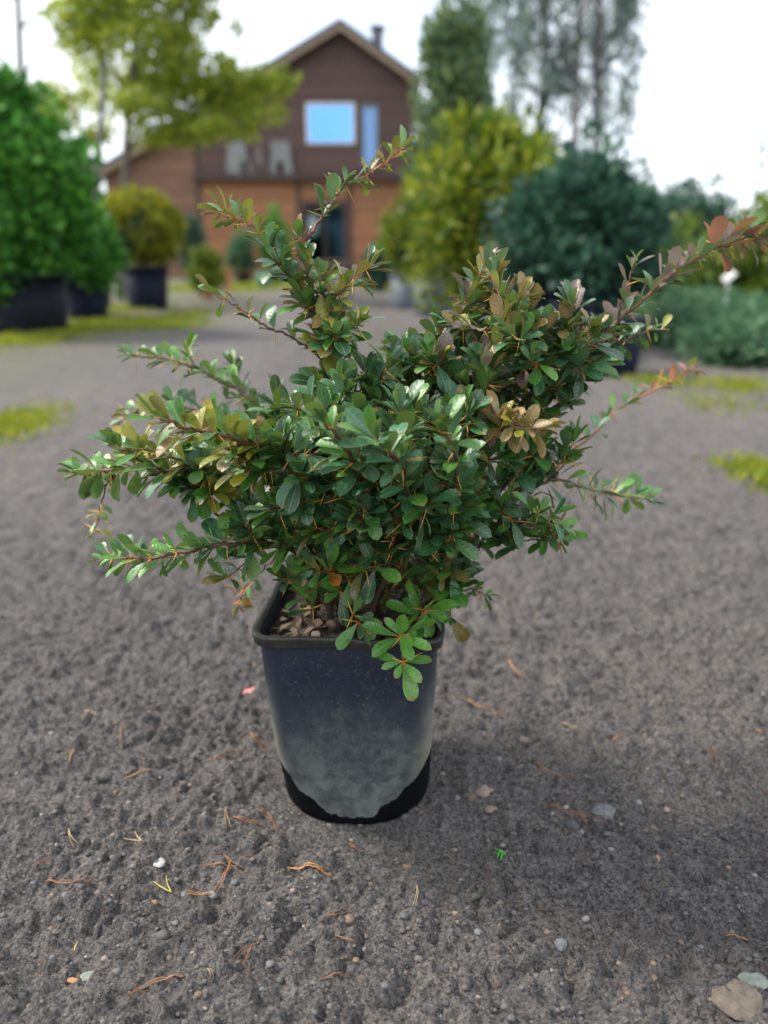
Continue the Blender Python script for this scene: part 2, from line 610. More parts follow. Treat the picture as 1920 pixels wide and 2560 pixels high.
M['white_frame'] = plain("white_window_frame", (0.62, 0.63, 0.66), (0.70, 0.71, 0.74), 8, 0.4, 0.05)
M['grey_frame'] = plain("grey_door_frame", (0.12, 0.13, 0.15), (0.16, 0.17, 0.19), 8, 0.5, 0.05)
M['letter'] = plain("weathered_white_letter", (0.20, 0.205, 0.20), (0.28, 0.285, 0.28), 6, 0.7, 0.1)
M['letter_faded'] = plain("faded_letter", (0.13, 0.095, 0.085), (0.17, 0.13, 0.115), 6, 0.7, 0.1)
M['brick'] = plain("grey_chimney", (0.10, 0.10, 0.12), (0.15, 0.15, 0.17), 12, 0.8, 0.3)


def pane_mat(name, tint, rough=0.03):
    m, n, b = newmat(name)
    b.inputs["Base Color"].default_value = (*tint, 1)
    b.inputs["Metallic"].default_value = 1.0
    b.inputs["Roughness"].default_value = rough
    tc = N(n, "ShaderNodeTexCoord"); no = N(n, "ShaderNodeTexNoise", i_Scale=0.8, i_Detail=1); L(n, tc.outputs["Object"], no.inputs["Vector"])
    bp = N(n, "ShaderNodeBump", i_Strength=0.05, i_Distance=0.05); L(n, no.outputs["Fac"], bp.inputs["Height"]); L(n, bp.outputs[0], b.inputs["Normal"])
    return m


M['pane_blue'] = pane_mat("sky_reflection_glass", (0.16, 0.40, 0.80))  # blue of the reflected sky is put into the pane's tint
M['pane_grey'] = pane_mat("grey_glass", (0.13, 0.22, 0.38), 0.1)
M['pane_dark'] = pane_mat("dark_glass", (0.015, 0.035, 0.05), 0.1)
M['pane_pale'] = pane_mat("pale_glass_reflection", (0.40, 0.48, 0.60), 0.1)  # tint carries the bright reflection painted on the door glass

HY = 27.0
FR = HY - 0.55
pk, le, re_ = at(850, 44, FR), at(223, 428, FR), at(1057, 192, FR)


def hx(u, v=450): return at(u, v, HY).x


def hz(v): return at(960, v, HY).z


wl, wr = hx(262), hx(1032, 350)
sl_l = (pk.z - le.z) / (pk.x - le.x)
sl_r = (re_.z - pk.z) / (re_.x - pk.x)
house = empty("timber_house", (pk.x, HY, 0))
tag(house, "brown timber-clad house with steep gable and blue window beyond the gravel yard", "house")
HO = Vector((-pk.x, -HY, 0))


def hp(o):
    o.parent = house
    o.location = Vector(o.location) + HO
    return o


def roof_z(x): return pk.z - 0.16 + (sl_l * (x - pk.x) if x < pk.x else sl_r * (x - pk.x))


def roof_x(z, side): return pk.x + (z - pk.z + 0.16) / (sl_l if side < 0 else sl_r)


wall_poly = [(wl, -0.05), (wr, -0.05), (wr, roof_z(wr)), (pk.x, roof_z(pk.x)), (wl, roof_z(wl))]
hp(prism("wall", wall_poly, HY + 0.035, HY + 8.0, M['timber_dark']))
band_z0, band_z1 = hz(452), hz(436)
win = (hx(766, 310), hx(886, 310), hz(360), hz(258))
bdoor = (hx(903, 330), hx(946, 330), hz(420), hz(262))
gdoor = (hx(757, 560), hx(868, 560), 0.05, hz(508))
openings = [win, bdoor, gdoor]
postx = hx(495)
pitch = 0.15
plank_cache = {}
z = 0.02
while z < pk.z - 0.3:
    z0, z1 = z, z + pitch - 0.012
    xl0, xr0 = max(wl, roof_x(z0, -1)), min(wr, roof_x(z0, 1))
    xl1, xr1 = max(wl, roof_x(z1, -1)), min(wr, roof_x(z1, 1))
    segs = [(xl0, xr0)]
    cuts = [(postx - 0.07, postx + 0.07)] + [(a - 0.02, b + 0.02) for a, b, c, d in openings if c - 0.03 < (z0 + z1) / 2 < d + 0.03]
    if z1 > roof_z(postx): cuts = cuts[1:]
    if band_z0 - 0.06 < (z0 + z1) / 2 < band_z1 + 0.02:
        cuts.append((postx - 0.1, wr))
    for c0, c1 in cuts:
        ns = []
        for a, b in segs:
            if c1 <= a or c0 >= b: ns.append((a, b)); continue
            if c0 > a: ns.append((a, c0))
            if c1 < b: ns.append((c1, b))
        segs = ns
    for a, b in segs:
        if b - a < 0.06: continue
        a1 = xl1 if a == xl0 else a
        b1 = xr1 if b == xr0 else b
        if b1 - a1 < 0.03: continue
        mat = M['plank_mid'] if b <= postx else (M['plank_light'] if z1 < band_z0 else M['plank_dark'])
        d = random.uniform(-0.004, 0.004)
        hp(prism("plank", [(a, z0), (b, z0), (b1, z1), (a1, z1)], HY + d, HY + 0.034, mat))
    z += pitch
# posts, ledge, roof, barge boards, chimney
for u, v0 in ((495, None), (748, 452), (876, 452)):
    x = hx(u, 560 if v0 else 450)
    zt = roof_z(x) - 0.02 if v0 is None else band_z0 - 0.003
    hp(box("post", x - 0.068, x + 0.068, HY - 0.05, HY + 0.033, -0.02, zt, M['timber_dark']))
hp(box("ledge", postx - 0.09, wr + 0.1, HY - 0.42, HY + 0.02, band_z0, band_z1, M['timber_dark']))
th = 0.22


def roof_slab(name, x0, z0, x1, z1, m, y0, y1, t, lift=0.0):
    return hp(prism(name, [(x0, z0 - t + lift), (x1, z1 - t + lift), (x1, z1 + lift), (x0, z0 + lift)], y0, y1, m))


roof_l = roof_slab("roof", le.x, le.z, pk.x - 0.002, pk.z, M['roof'], FR, HY + 8.6, 0.13)
roof_r = roof_slab("roof", pk.x + 0.002, pk.z, re_.x, re_.z, M['roof'], FR, HY + 8.6, 0.13)
roof_slab("barge_board", le.x + 0.02, le.z - 0.135, pk.x - 0.003, pk.z - 0.135, M['barge'], FR + 0.03, FR + 0.08, 0.17)
roof_slab("barge_board", pk.x + 0.003, pk.z - 0.135, re_.x - 0.02, re_.z - 0.135, M['barge'], FR + 0.03, FR + 0.08, 0.17)
hp(prism("soffit", [(pk.x - 2.4, pk.z - 0.14 - 2.4 * sl_l - 0.03), (pk.x, pk.z - 0.17), (pk.x, pk.z - 0.14), (pk.x - 2.4, pk.z - 0.14 - 2.4 * sl_l)], FR + 0.09, HY + 0.03, M['timber_dark']))
c0, c1 = at(930, 112, HY + 2.5), at(958, 72, HY + 2.5)
ch = hp(prism("chimney", [(c0.x, c0.z - 0.9), (c1.x, c0.z - 0.9), (c1.x, c1.z), (c0.x, c1.z)], HY + 2.4, HY + 2.9, M['brick']))
hp(prism("chimney_cap", [(c0.x - 0.06, c1.z + 0.002), (c1.x + 0.06, c1.z + 0.002), (c1.x + 0.04, c1.z + 0.09), (c0.x - 0.04, c1.z + 0.09)], HY + 2.34, HY + 2.96, M['brick']))


def window(name, r, fm, pm, fw=0.09, mull=()):
    a, b, c, d = r
    g = hp(box(name, a + fw, b - fw, HY + 0.002, HY + 0.03, c + fw, d - fw, pm))
    def fr(nm, *bb):
        o = box(nm, *bb, fm)
        o.location = Vector(HO)
        o.parent = house
        o.matrix_parent_inverse = Matrix.Identity(4)
        o.parent = g
        o.location = (0, 0, 0)
        return o
    fr("frame", a - 0.01, a + fw, HY - 0.045, HY + 0.033, c, d)
    fr("frame", b - fw, b + 0.01, HY - 0.045, HY + 0.033, c, d)
    fr("frame", a + fw + 0.001, b - fw - 0.001, HY - 0.043, HY + 0.033, c - 0.01, c + fw)
    fr("frame", a + fw + 0.001, b - fw - 0.001, HY - 0.043, HY + 0.033, d - fw, d + 0.01)
    for x in mull:
        xx = a + (b - a) * x
        fr("mullion", xx - 0.035, xx + 0.035, HY - 0.03, HY + 0.0, c + fw + 0.001, d - fw - 0.001)
    return g


window("window", win, M['white_frame'], M['pane_blue'], 0.07)
window("balcony_door", bdoor, M['grey_frame'], M['pane_grey'], 0.09)
gd = window("glazed_door", gdoor, M['timber_dark'], M['pane_dark'], 0.12, (0.5,))
a, b, c, d = gdoor
pp = box("pane", a + 0.2, a + 0.5, HY - 0.012, HY + 0.001, hz(590), hz(532), M['pane_pale'])  # pale patch over the dark glass, painting a white reflection
pp.parent = gd

# letters standing on the ledge
ly = HY - 0.30


def letter(top, bot, hole, m, label):
    zt, zb = hz(top[2]), band_z1
    def X(u): return at(u, 400, ly).x
    p = [(X(bot[0]), zb), (X(hole[0]), zb)]
    hz1 = hz(hole[2])
    for k in range(7):
        t = math.pi - math.pi * k / 6
        cx, rx = (X(hole[0]) + X(hole[1])) / 2, (X(hole[1]) - X(hole[0])) / 2
        p.append((cx + rx * math.cos(t), hz1 - 0.12 + 0.12 * math.sin(t)))
    p += [(X(hole[1]), zb), (X(bot[1]), zb), (X(top[1]), zt), (X(top[0]), zt)]
    o = prism("facade_letter", p, ly, ly + 0.09, m)
    return tag(o, label, "letter")


letter((572, 611, 356), (564, 628), (602, 618, 402), M['letter'], "weathered white block letter with leaning right leg on the house ledge, farther from the window")
letter((634, 660, 368), (631, 665), (643, 653, 415), M['letter_faded'], "small faded brown letter between two white letters on the house ledge")
letter((679, 724, 356), (673, 731), (691, 709, 404), M['letter'], "weathered white block letter with arched foot below the blue window")

# ------------------------------------------------------------------ trees and conifers
DIA = np.array([(0, 0, 0), (0.45, -0.30, 0.06), (1, 0, -0.05), (0.45, 0.30, 0.06)])
LONG = np.array([(0, 0, 0), (0.5, -0.13, 0.03), (1, 0, -0.10), (0.5, 0.13, 0.03)])


def unit(n):
    d = rng.normal(size=(n, 3))
    return d / np.linalg.norm(d, axis=1)[:, None]


def leaves_vf(P, D, size, tmpl):
    """place a little leaf at each point, pointing along D"""
    n = len(P)
    D = D / (np.linalg.norm(D, axis=1)[:, None] + 1e-9)
    r = unit(n)
    Y = np.cross(D, r); Y /= np.linalg.norm(Y, axis=1)[:, None] + 1e-9
    Z = np.cross(D, Y)
    B = np.stack([D, Y, Z], 2) * size[:, None, None]
    V = np.einsum('nij,vj->nvi', B, tmpl) + P[:, None, :]
    F = np.arange(n * 4).reshape(n, 4)
    return V.reshape(-1, 3), F


def clump_points(c, r, n, shell=0.55):
    d = unit(n)
    rad = shell + (1 - shell) * rng.random(n) ** 0.6
    return np.asarray(c) + d * rad[:, None] * np.asarray(r), d


def core_vf(c, r, nu=14, nv=9):
    V, F = [], []
    for j in range(nv + 1):
        ph = -math.pi / 2 + math.pi * j / nv
        for i in range(nu):
            th_ = 2 * math.pi * i / nu
            k = 1 + 0.18 * math.sin(3 * th_ + j) * math.cos(2 * ph + i)
            V.append((c[0] + r[0] * k * math.cos(ph) * math.cos(th_), c[1] + r[1] * k * math.cos(ph) * math.sin(th_), c[2] + r[2] * math.sin(ph)))
    for j in range(nv):
        for i in range(nu):
            F.append((j * nu + i, j * nu + (i + 1) % nu, (j + 1) * nu + (i + 1) % nu, (j + 1) * nu + i))
    return np.array(V), np.array(F)


def crown(name, clumps, per, size, mats, parent, tmpl=DIA, up=0.3, out=0.8, cores=(), shell=0.55, droop=0.0, even=False):
    VV, FF, MI, base = [], [], [], 0
    rm = float(np.mean([r[0] ** 2 for c, r in clumps]))
    for c, r in clumps:
        n = max(6, int(per * rng.uniform(0.55, 1.4) * (r[0] ** 2 / rm if even else 1)))
        P, d = clump_points(c, r, n, shell)
        D = d * out + unit(n) * 0.7 + np.array([0, 0, up - droop])
        s = size * (0.45 + 1.1 * rng.random(n) ** 1.6)
        V, F = leaves_vf(P, D, s, tmpl)
        VV.append(V); FF.append(F + base); MI.append(np.zeros(n)); base += len(V)
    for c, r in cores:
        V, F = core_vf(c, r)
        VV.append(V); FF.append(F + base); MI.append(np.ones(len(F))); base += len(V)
    return obj(name, np_mesh(name, np.concatenate(VV), np.concatenate(FF), mats, False, None, np.concatenate(MI)), parent)


def ellipsoid_clumps(c, r, n, cr, jitter=0.12, taper=0.0, zmin=-1.0):
    """clumps set over the skin of an egg-shaped crown"""
    out = []
    i = 0
    while len(out) < n and i < n * 6:
        i += 1
        d = unit(1)[0]
        if d[2] < zmin: continue
        k = 1 + rng.normal() * jitter * 1.5
        w = 1 - taper * (d[2] * 0.5 + 0.5)
        p = np.array([d[0] * r[0] * w, d[1] * r[1] * w, d[2] * r[2]]) * k
        s = cr * (0.5 + 0.95 * rng.random() ** 1.5)
        out.append((np.asarray(c) + p, (s, s, s * 0.9)))
    return out


FO = {}
FO['thuja_green'] = foliage("thuja_green_spray", [(0.15, (0.012, 0.075, 0.010)), (0.45, (0.050, 0.210, 0.022)), (0.8, (0.160, 0.420, 0.050))])
FO['thuja_gold'] = foliage("thuja_gold_spray", [(0.15, (0.022, 0.075, 0.008)), (0.45, (0.115, 0.185, 0.014)), (0.8, (0.330, 0.360, 0.022))])
FO['globe'] = foliage("golden_globe_spray", [(0.15, (0.050, 0.085, 0.006)), (0.45, (0.190, 0.220, 0.010)), (0.8, (0.420, 0.400, 0.018))])
FO['blue'] = foliage("blue_green_spray", [(0.15, (0.008, 0.034, 0.026)), (0.45, (0.022, 0.085, 0.055)), (0.8, (0.070, 0.170, 0.095))])
FO['column'] = foliage("column_spray", [(0.15, (0.030, 0.085, 0.045)), (0.45, (0.110, 0.190, 0.085)), (0.8, (0.240, 0.310, 0.120))])
FO['maple'] = foliage("yellow_green_leaf", [(0.15, (0.130, 0.210, 0.025)), (0.45, (0.290, 0.380, 0.045)), (0.8, (0.480, 0.500, 0.060))], trans=0.6)
FO['far'] = foliage("far_needle", [(0.15, (0.020, 0.045, 0.050)), (0.45, (0.055, 0.105, 0.110)), (0.8, (0.130, 0.185, 0.170))])
FO['weep'] = foliage("weeping_leaf", [(0.15, (0.055, 0.115, 0.130)), (0.45, (0.150, 0.240, 0.240)), (0.8, (0.330, 0.380, 0.240))], trans=0.4)
FO['juniper'] = foliage("juniper_spray", [(0.15, (0.025, 0.085, 0.045)), (0.45, (0.075, 0.185, 0.090)), (0.8, (0.170, 0.310, 0.150))])
FO['lime'] = foliage("lime_hedge_leaf", [(0.1, (0.035, 0.090, 0.012)), (0.45, (0.105, 0.190, 0.020)), (0.8, (0.220, 0.290, 0.030))])
M['core'] = plain("crown_shade_core", (0.006, 0.016, 0.006), (0.012, 0.030, 0.010), 10, 0.9, 0)  # near-black solid lump; shade inside the crown put into its colour
M['bark'] = plain("grey_brown_bark", (0.10, 0.085, 0.070), (0.19, 0.165, 0.140), 14, 0.9, 0.6, stretch=(1, 1, 0.25), bdist=0.02)
M['bark_dark'] = plain("dark_bark", (0.055, 0.050, 0.050), (0.105, 0.095, 0.090), 14, 0.9, 0.6, stretch=(1, 1, 0.25), bdist=0.02)
M['bark_pale'] = plain("pale_bark", (0.22, 0.20, 0.18), (0.34, 0.31, 0.28), 10, 0.9, 0.6, stretch=(1, 1, 0.25), bdist=0.02)
M['post'] = plain("weathered_post", (0.045, 0.046, 0.045), (0.10, 0.10, 0.095), 10, 0.8, 0.4, stretch=(1, 1, 0.15), bdist=0.01)


def limb_tree(root, base, top, r0, r1, m, limbs=(), bend=0.1):
    """trunk with limbs; points relative to root"""
    base, top = Vector(base), Vector(top)
    mid = (base + top) / 2 + Vector((random.uniform(-bend, bend), random.uniform(-bend, bend), 0))
    P = catmull([base, mid, top], 8)
    n = len(P)
    V, F = tube_vf(P, [r0 + (r1 - r0) * (i / (n - 1)) ** 0.8 for i in range(n)], 9)
    for f, tip in limbs:
        s = P[int(f * (n - 1))]
        tip = Vector(tip)
        m1 = s.lerp(tip, 0.5) + Vector((0, 0, 0.12 * (tip - s).length))
        Q = catmull([s, m1, tip], 6)
        rr = (r0 + (r1 - r0) * f) * 0.55
        v, ff = tube_vf(Q, [rr * (1 - 0.8 * i / (len(Q) - 1)) for i in range(len(Q))], 6, len(V))
        V += v; F += ff
    return obj("trunk", mesh("trunk", V, F, m, True), root)


# pots of the nursery
def pot_mat(name, a, b):
    return plain(name, a, b, 9, 0.55, 0.15)


M['pot_navy'] = pot_mat("navy_black_plastic", (0.004, 0.007, 0.020), (0.009, 0.013, 0.030))
M['pot_black'] = pot_mat("black_plastic", (0.005, 0.007, 0.011), (0.010, 0.013, 0.019))
M['pot_grey'] = pot_mat("grey_plastic", (0.070, 0.085, 0.105), (0.10, 0.12, 0.145))
for k_ in ('pot_navy', 'pot_black'):
    M[k_].node_tree.nodes['Principled BSDF'].inputs['Specular IOR Level'].default_value = 0.12
M['soil'] = plain("potting_soil", (0.018, 0.013, 0.010), (0.045, 0.032, 0.024), 90, 0.95, 0.8, bdist=0.006)


def nursery_pot(loc, r, h, m, label, group=None):
    e = empty("nursery_pot", loc)
    tag(e, label, "pot", group)
    lathe("pot_wall", [(r * 0.80, -0.012), (r * 0.83, 0.02), (r * 0.97, h * 0.93), (r * 0.94, h * 0.93), (r * 0.9, h * 0.80)], m, e)
    lathe("rim", [(r * 0.975, h * 0.92), (r * 1.05, h * 0.922), (r * 1.06, h * 0.99), (r * 1.02, h), (r * 0.95, h * 0.99), (r * 0.945, h * 0.93)], m, e)
    lathe("soil", [(0.001, h * 0.90), (r * 0.5, h * 0.895), (r * 0.93, h * 0.88)], M['soil'], e)
    for k in range(4):
        z = h * (0.2 + 0.2 * k)
        rr = r * (0.83 + 0.14 * (z / h))
        if k in (0, 3):
            lathe("ridge", [(rr + 0.001, z - 0.008), (rr + 0.008, z - 0.004), (rr + 0.008, z + 0.004), (rr + 0.001, z + 0.008)], m, e)
    return e


def conifer(loc, z0, h, rx, ry, fmat, label, n=150, per=70, size=0.085, cr=0.17, taper=0.35, jitter=0.08, trunk_r=0.04, group=None, name="potted_conifer", cat="conifer", core=0.78, tmpl=DIA, up=0.35):
    e = empty(name, loc)
    tag(e, label, cat, group)
    c = (0, 0, z0 + h * 0.52)
    limb_tree(e, (0, 0, z0 - 0.06), (0, 0, z0 + h * 0.8), trunk_r, trunk_r * 0.3, M['bark'], bend=0.02)
    cl = ellipsoid_clumps(c, (rx * 0.9, ry * 0.9, h * 0.48), n, cr, jitter, taper)
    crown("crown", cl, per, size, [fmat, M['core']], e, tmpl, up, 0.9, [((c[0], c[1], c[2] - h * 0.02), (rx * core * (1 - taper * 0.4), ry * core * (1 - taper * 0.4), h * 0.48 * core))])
    return e


# --- left: two big green thujas in black pots
p = gp(75, 828); nursery_pot(p, 0.42, 0.54, M['pot_black'], "large black nursery pot under the tall dense green thuja")
conifer(p, 0.54, 1.42, 0.68, 0.66, FO['thuja_green'], "tall dense bright green thuja bush filling the side of the path", 210, 130, 0.095, 0.20, 0.34, 0.10)
p = gp(190, 800) + Vector((0.02, 0.35, 0)); nursery_pot(p, 0.27, 0.42, M['pot_navy'], "navy black pot of the smaller green thuja beside the weathered post")
conifer(p, 0.36, 0.82, 0.42, 0.42, FO['thuja_green'], "smaller round green thuja between the tall thuja and weathered post", 130, 70, 0.08, 0.15, 0.2)
# --- golden globe
p = gp(372, 772); nursery_pot(p, 0.315, 0.56, M['pot_navy'], "navy black pot under the golden globe thuja")
conifer(p, 0.62, 0.86, 0.56, 0.54, FO['globe'], "round golden globe thuja clipped to a ball in navy pot", 170, 90, 0.055, 0.11, 0.05, 0.035, core=0.86, name="globe_thuja")
# --- weathered post and young tree
p = gp(272, 768)
pt = at(262, 158, p.y)
e = empty("weathered_post", p); tag(e, "thin dark weathered post standing beside the golden globe thuja", "post")
tube("shaft", [(0, 0, -0.05), (0.005, 0, pt.z * 0.5), (pt.x - p.x, 0, pt.z)], [0.045, 0.042, 0.036], M['post'], e, 9)
tube("cap", [(pt.x - p.x, 0, pt.z - 0.003), (pt.x - p.x, 0, pt.z + 0.05)], [0.045, 0.03], M['post'], e, 9)
TY = 13.2
tb = at(300, 740, TY); tb.z = 0
e = empty("yellow_green_tree", tb); tag(e, "leafy yellow-green tree spreading before the house gable", "tree")
cl, limbs = [], []
spec = [(190, 260, 55, 0.0), (120, 250, 40, .3), (250, 330, 40, .2), (330, 240, 70, -.2), (420, 290, 75, 0), (500, 250, 70, .2), (560, 300, 55, -.1), (600, 220, 60, .3), (660, 200, 42, 0),
        (705, 235, 22, .1), (690, 285, 20, -.1), (715, 190, 20, 0), (460, 340, 38, 0), (300, 120, 75, .3), (400, 140, 80, 0), (480, 120, 70, .3), (200, 90, 50, .4), (170, 40, 45, .2), (280, 20, 70, 0), (380, 30, 80, .2), (460, -10, 70, 0),
        (350, -90, 110, 0), (220, -60, 80, .2), (470, -110, 80, 0), (520, 40, 28, 0), (540, 180, 45, 0), (370, 200, 60, .5), (250, 180, 55, .6), (380, 330, 45, .2), (620, 265, 45, 0), (540, 330, 26, 0), (120, 300, 34, .4), (590, 70, 16, .2)]
for u, v, rp, dy in spec:
    q = at(u, v, TY + dy * 2) - tb
    s = rp / FPX * TY * 1.02
    for k in range(5):
        o_ = Vector((random.uniform(-.7, .7) * s, random.uniform(-.9, .9) * s, random.uniform(-.45, .45) * s))
        cl.append((np.array(q + o_), (s * 0.85, s * 0.85, s * 0.50)))
    if rp > 50: limbs.append((random.uniform(0.35, 0.95), q))
limb_tree(e, (0, 0, -0.1), at(345, 0, TY) - tb, 0.085, 0.04, M['bark'], limbs[:14], 0.1)
crown("crown", cl, 115, 0.105, [FO['maple']], e, DIA, -0.1, 0.5, (), 0.05, 0.0, True)

# --- right: column thuja, golden thuja, blue-green conifer, their pots
p = gp(1022, 772); nursery_pot(p, 0.27, 0.50, M['pot_grey'], "bluish grey pot standing behind the other grey pot at path edge")
conifer(p, 0.45, 1.05, 0.34, 0.34, FO['thuja_gold'], "small yellow-green thuja in the grey pot beside the house wall", 90, 60, 0.07, 0.12, 0.25)
p = gp(1082, 790); nursery_pot(p, 0.27, 0.52, M['pot_grey'], "bluish grey pot in front of the other grey pot at path edge")
conifer(gp(1120, 745), 0.0, 4.35, 0.70, 0.70, FO['column'], "tall slender columnar thuja reaching above the house eave", 300, 70, 0.13, 0.24, 0.45, 0.10, 0.07, name="columnar_thuja")
p = gp(1270, 850) + Vector((0, 0.9, 0)); nursery_pot(p, 0.36, 0.48, M['pot_black'], "wide black pot under the large golden green thuja")
conifer(p, 0.30, 1.42, 0.68, 0.66, FO['thuja_gold'], "large rounded golden green thuja beside the columnar thuja", 210, 120, 0.09, 0.24, 0.30, 0.14)
p = gp(1520, 905) + Vector((0, 1.0, 0)); nursery_pot(p, 0.38, 0.44, M['pot_navy'], "wide navy black pot under the dark blue-green conifer")
conifer(p, 0.32, 0.96, 0.56, 0.54, FO['blue'], "dark blue-green bushy conifer beside the golden green thuja", 230, 80, 0.075, 0.16, 0.22, 0.12)
p = gp(1520, 930); nursery_pot(p, 0.21, 0.34, M['pot_navy'], "low navy pot on the ground in front of blue-green conifer")
p = gp(1420, 900); nursery_pot(p, 0.15, 0.40, M['pot_black'], "narrow black empty pot with turned rim before the blue-green conifer")

# --- behind: weeping birch-like tree, pines, far conifers
WY = 22
wb_ = at(1330, 640, WY); wb_.z = 0
e = empty("weeping_tree", wb_); tag(e, "loose weeping grey-green tree with hanging branches behind the columnar thuja", "tree")
cl, limbs = [], []
for k in range(190):
    u, v = random.uniform(1180, 1590), random.uniform(-230, 440)
    if u > 1480 and v > 330: continue
    q = at(u, v, WY + random.uniform(-1.6, 1.6)) - wb_
    cl.append((np.array(q), (0.26, 0.30, 0.62)))
    if k % 10 == 0: limbs.append((random.uniform(0.4, 0.98), q + Vector((0, 0, 0.5))))
limb_tree(e, (0, 0, -0.1), at(1380, -120, WY) - wb_, 0.14, 0.05, M['bark'], limbs, 0.2)
crown("crown", cl, 75, 0.21, [FO['weep']], e, LONG, 0.0, 0.35, (), 0.05, 0.9)
for (u0, u1, Yp, r, mt, lab) in ((1492, 1500, 20, 0.10, 'bark_dark', "straight dark pine trunk rising behind the blue-green conifer"), (1425, 1462, 21, 0.11, 'bark_pale', "pale leaning tree trunk rising beside the straight dark pine trunk")):
    b_ = at(u0, 640, Yp); b_.z = 0
    e = empty("pine_tree", b_); tag(e, lab, "tree")
    top = at(u1, -420, Yp) - b_
    cl = []
    lim = []
    for k in range(16):
        q = top * random.uniform(0.5, 1.0) + Vector((random.uniform(-1.3, 1.3), random.uniform(-1, 1), random.uniform(-0.1, 0.3)))
        cl.append((np.array(q), (0.6, 0.5, 0.28))); lim.append((min(0.98, max(0.3, (q.z - 0.3) / top.z)), q))
    limb_tree(e, (0, 0, -0.1), top, r, r * 0.6, M[mt], lim[:12], 0.08)
    crown("crown", cl, 60, 0.17, [FO['far']], e, LONG, 0.1, 0.8, (), 0.1)
# bare-stemmed pine on the left
b_ = at(62, 640, 25); b_.z = 0
e = empty("pine_tree", b_); tag(e, "thin pine with bare upper stem and twiggy side shoots behind tall green thuja", "tree")
top = at(35, -260, 25) - b_
lim = [(f, top * f + Vector((s * w_, 0.3, 0.5))) for f, s, w_ in ((.62, 1, 1.3), (.70, 1, 1.8), (.55, -1, .8), (.78, -1, 1.0), (.82, 1, 1.2), (.9, -1, .9))]
limb_tree(e, (0, 0, -0.1), top, 0.17, 0.06, M['bark'], lim, 0.1)
crown("crown", [(np.array(q), (0.34, 0.3, 0.26)) for f, q in lim] + [(np.array(top * random.uniform(.85, 1.0) + Vector((random.uniform(-1, 1), 0, 0))), (.6, .6, .3)) for k in range(6)], 26, 0.22, [FO['far']], e, LONG, 0.1, 0.8, (), 0.1)
far_specs = [(-20, 205, 95, 34, 1.5), (40, 300, 110, 30, 1.4), (150, 320, 120, 33, 1.6), (240, 400, 90, 31, 1.3), (-120, 260, 150, 36, 1.8)]
for i, (u, v, wpx, Yf, _r) in enumerate(far_specs):
    b_ = at(u, 640, Yf); b_.z = 0
    tz = at(u, v, Yf).z
    e = empty("spruce_tree", b_); tag(e, "distant blue-grey spruce seen past the tall green thuja", "tree", "distant spruces beyond the tall thuja")
    rr = wpx / FPX * Yf * 0.5
    cl = []
    for k in range(40):
        t = random.random() ** 0.8
        a_ = random.uniform(0, 6.28)
        rad = rr * (1.05 - t) * random.uniform(0.4, 1.0)
        cl.append((np.array((rad * math.cos(a_), rad * math.sin(a_), 0.5 + t * (tz - 0.5))), (0.34, 0.34, 0.26)))
    limb_tree(e, (0, 0, -0.1), (0, 0, tz), 0.13, 0.03, M['bark_dark'], (), 0.02)
    crown("crown", cl, 90, 0.30, [FO['far']], e, LONG, -0.1, 0.9, (), 0.1)

# --- bushes and bed on the right
for (u, vb, Yf, hgt, rx, key, lab) in (
        (1700, 0, 12.5, 1.45, 1.0, 'blue', "low dark bluish bush behind the bed, next to the conifers"),
        (1820, 0, 11.0, 1.05, 1.0, 'lime', "lime green spreading bush behind the white plant label"),
        (1985, 0, 10.5, 1.35, 1.0, 'lime', "taller lime green bush at the far end of the bed"),
        (1600, 0, 17.0, 2.0, 1.6, 'blue', "far dark bush filling the gap behind the blue-green conifer")):
    q = at(u, 640, Yf); q.z = 0
    conifer(q, -0.05, hgt, rx, rx * 0.8, FO[key], lab, 120, 70, 0.10, 0.22, 0.15, 0.12, name="garden_bush", cat="bush")
for (u, v, hgt, rx, key, lab) in (
        (1760, 865, 0.24, 0.50, 'juniper', "low spreading blue-green juniper at the path side of the bed"),
        (1900, 835, 0.28, 0.60, 'juniper', "spreading green juniper behind the low blue-green juniper"),
        (1720, 790, 0.28, 0.55, 'juniper', "spreading juniper growing around the white plant label"),
        (1890, 752, 0.34, 0.85, 'globe', "low golden creeping conifer behind the junipers"),
        (1880, 905, 0.26, 0.42, 'juniper', "small flat juniper at the front corner of the bed")):
    q = gp(u, v)
    conifer(q, -0.04, hgt, rx, rx * 0.8, FO[key], lab, 95, 55, 0.075, 0.13, 0.1, 0.15, 0.02, name="creeping_juniper", cat="juniper", tmpl=LONG, up=0.2)
b_ = at(1990, 640, 24); b_.z = 0
e = empty("spruce_tree", b_); tag(e, "far bluish tree standing beyond the lime green bushes", "tree")
cl = [(np.array((random.gauss(0, .55), random.gauss(0, .5), random.uniform(1.2, 5.2))), (.5, .5, .45)) for k in range(40)]
limb_tree(e, (0, 0, -0.1), (0, 0, 5.4), 0.12, 0.03, M['bark_dark'], (), 0.02)
crown("crown", cl, 40, 0.22, [FO['far']], e, LONG, 0, 0.8, (), 0.1)
b_ = at(1872, 640, 19); b_.z = 0
e = empty("young_birch", b_); tag(e, "very thin young birch with sparse hanging leaves against the sky", "tree")
top = at(1912, 300, 19) - b_
limb_tree(e, (0, 0, -0.1), top, 0.03, 0.01, M['bark_dark'], [(.7, top * .7 + Vector((.2, 0, .3))), (.85, top * .85 + Vector((-.15, 0, .2)))], 0.05)
crown("crown", [(np.array(top * t + Vector((random.uniform(-.1, .1), 0, 0))), (.12, .12, .16)) for t in (.62, .7, .78, .84, .9, .95, 1.0)], 14, 0.10, [FO['weep']], e, LONG, 0, .5, (), .1)
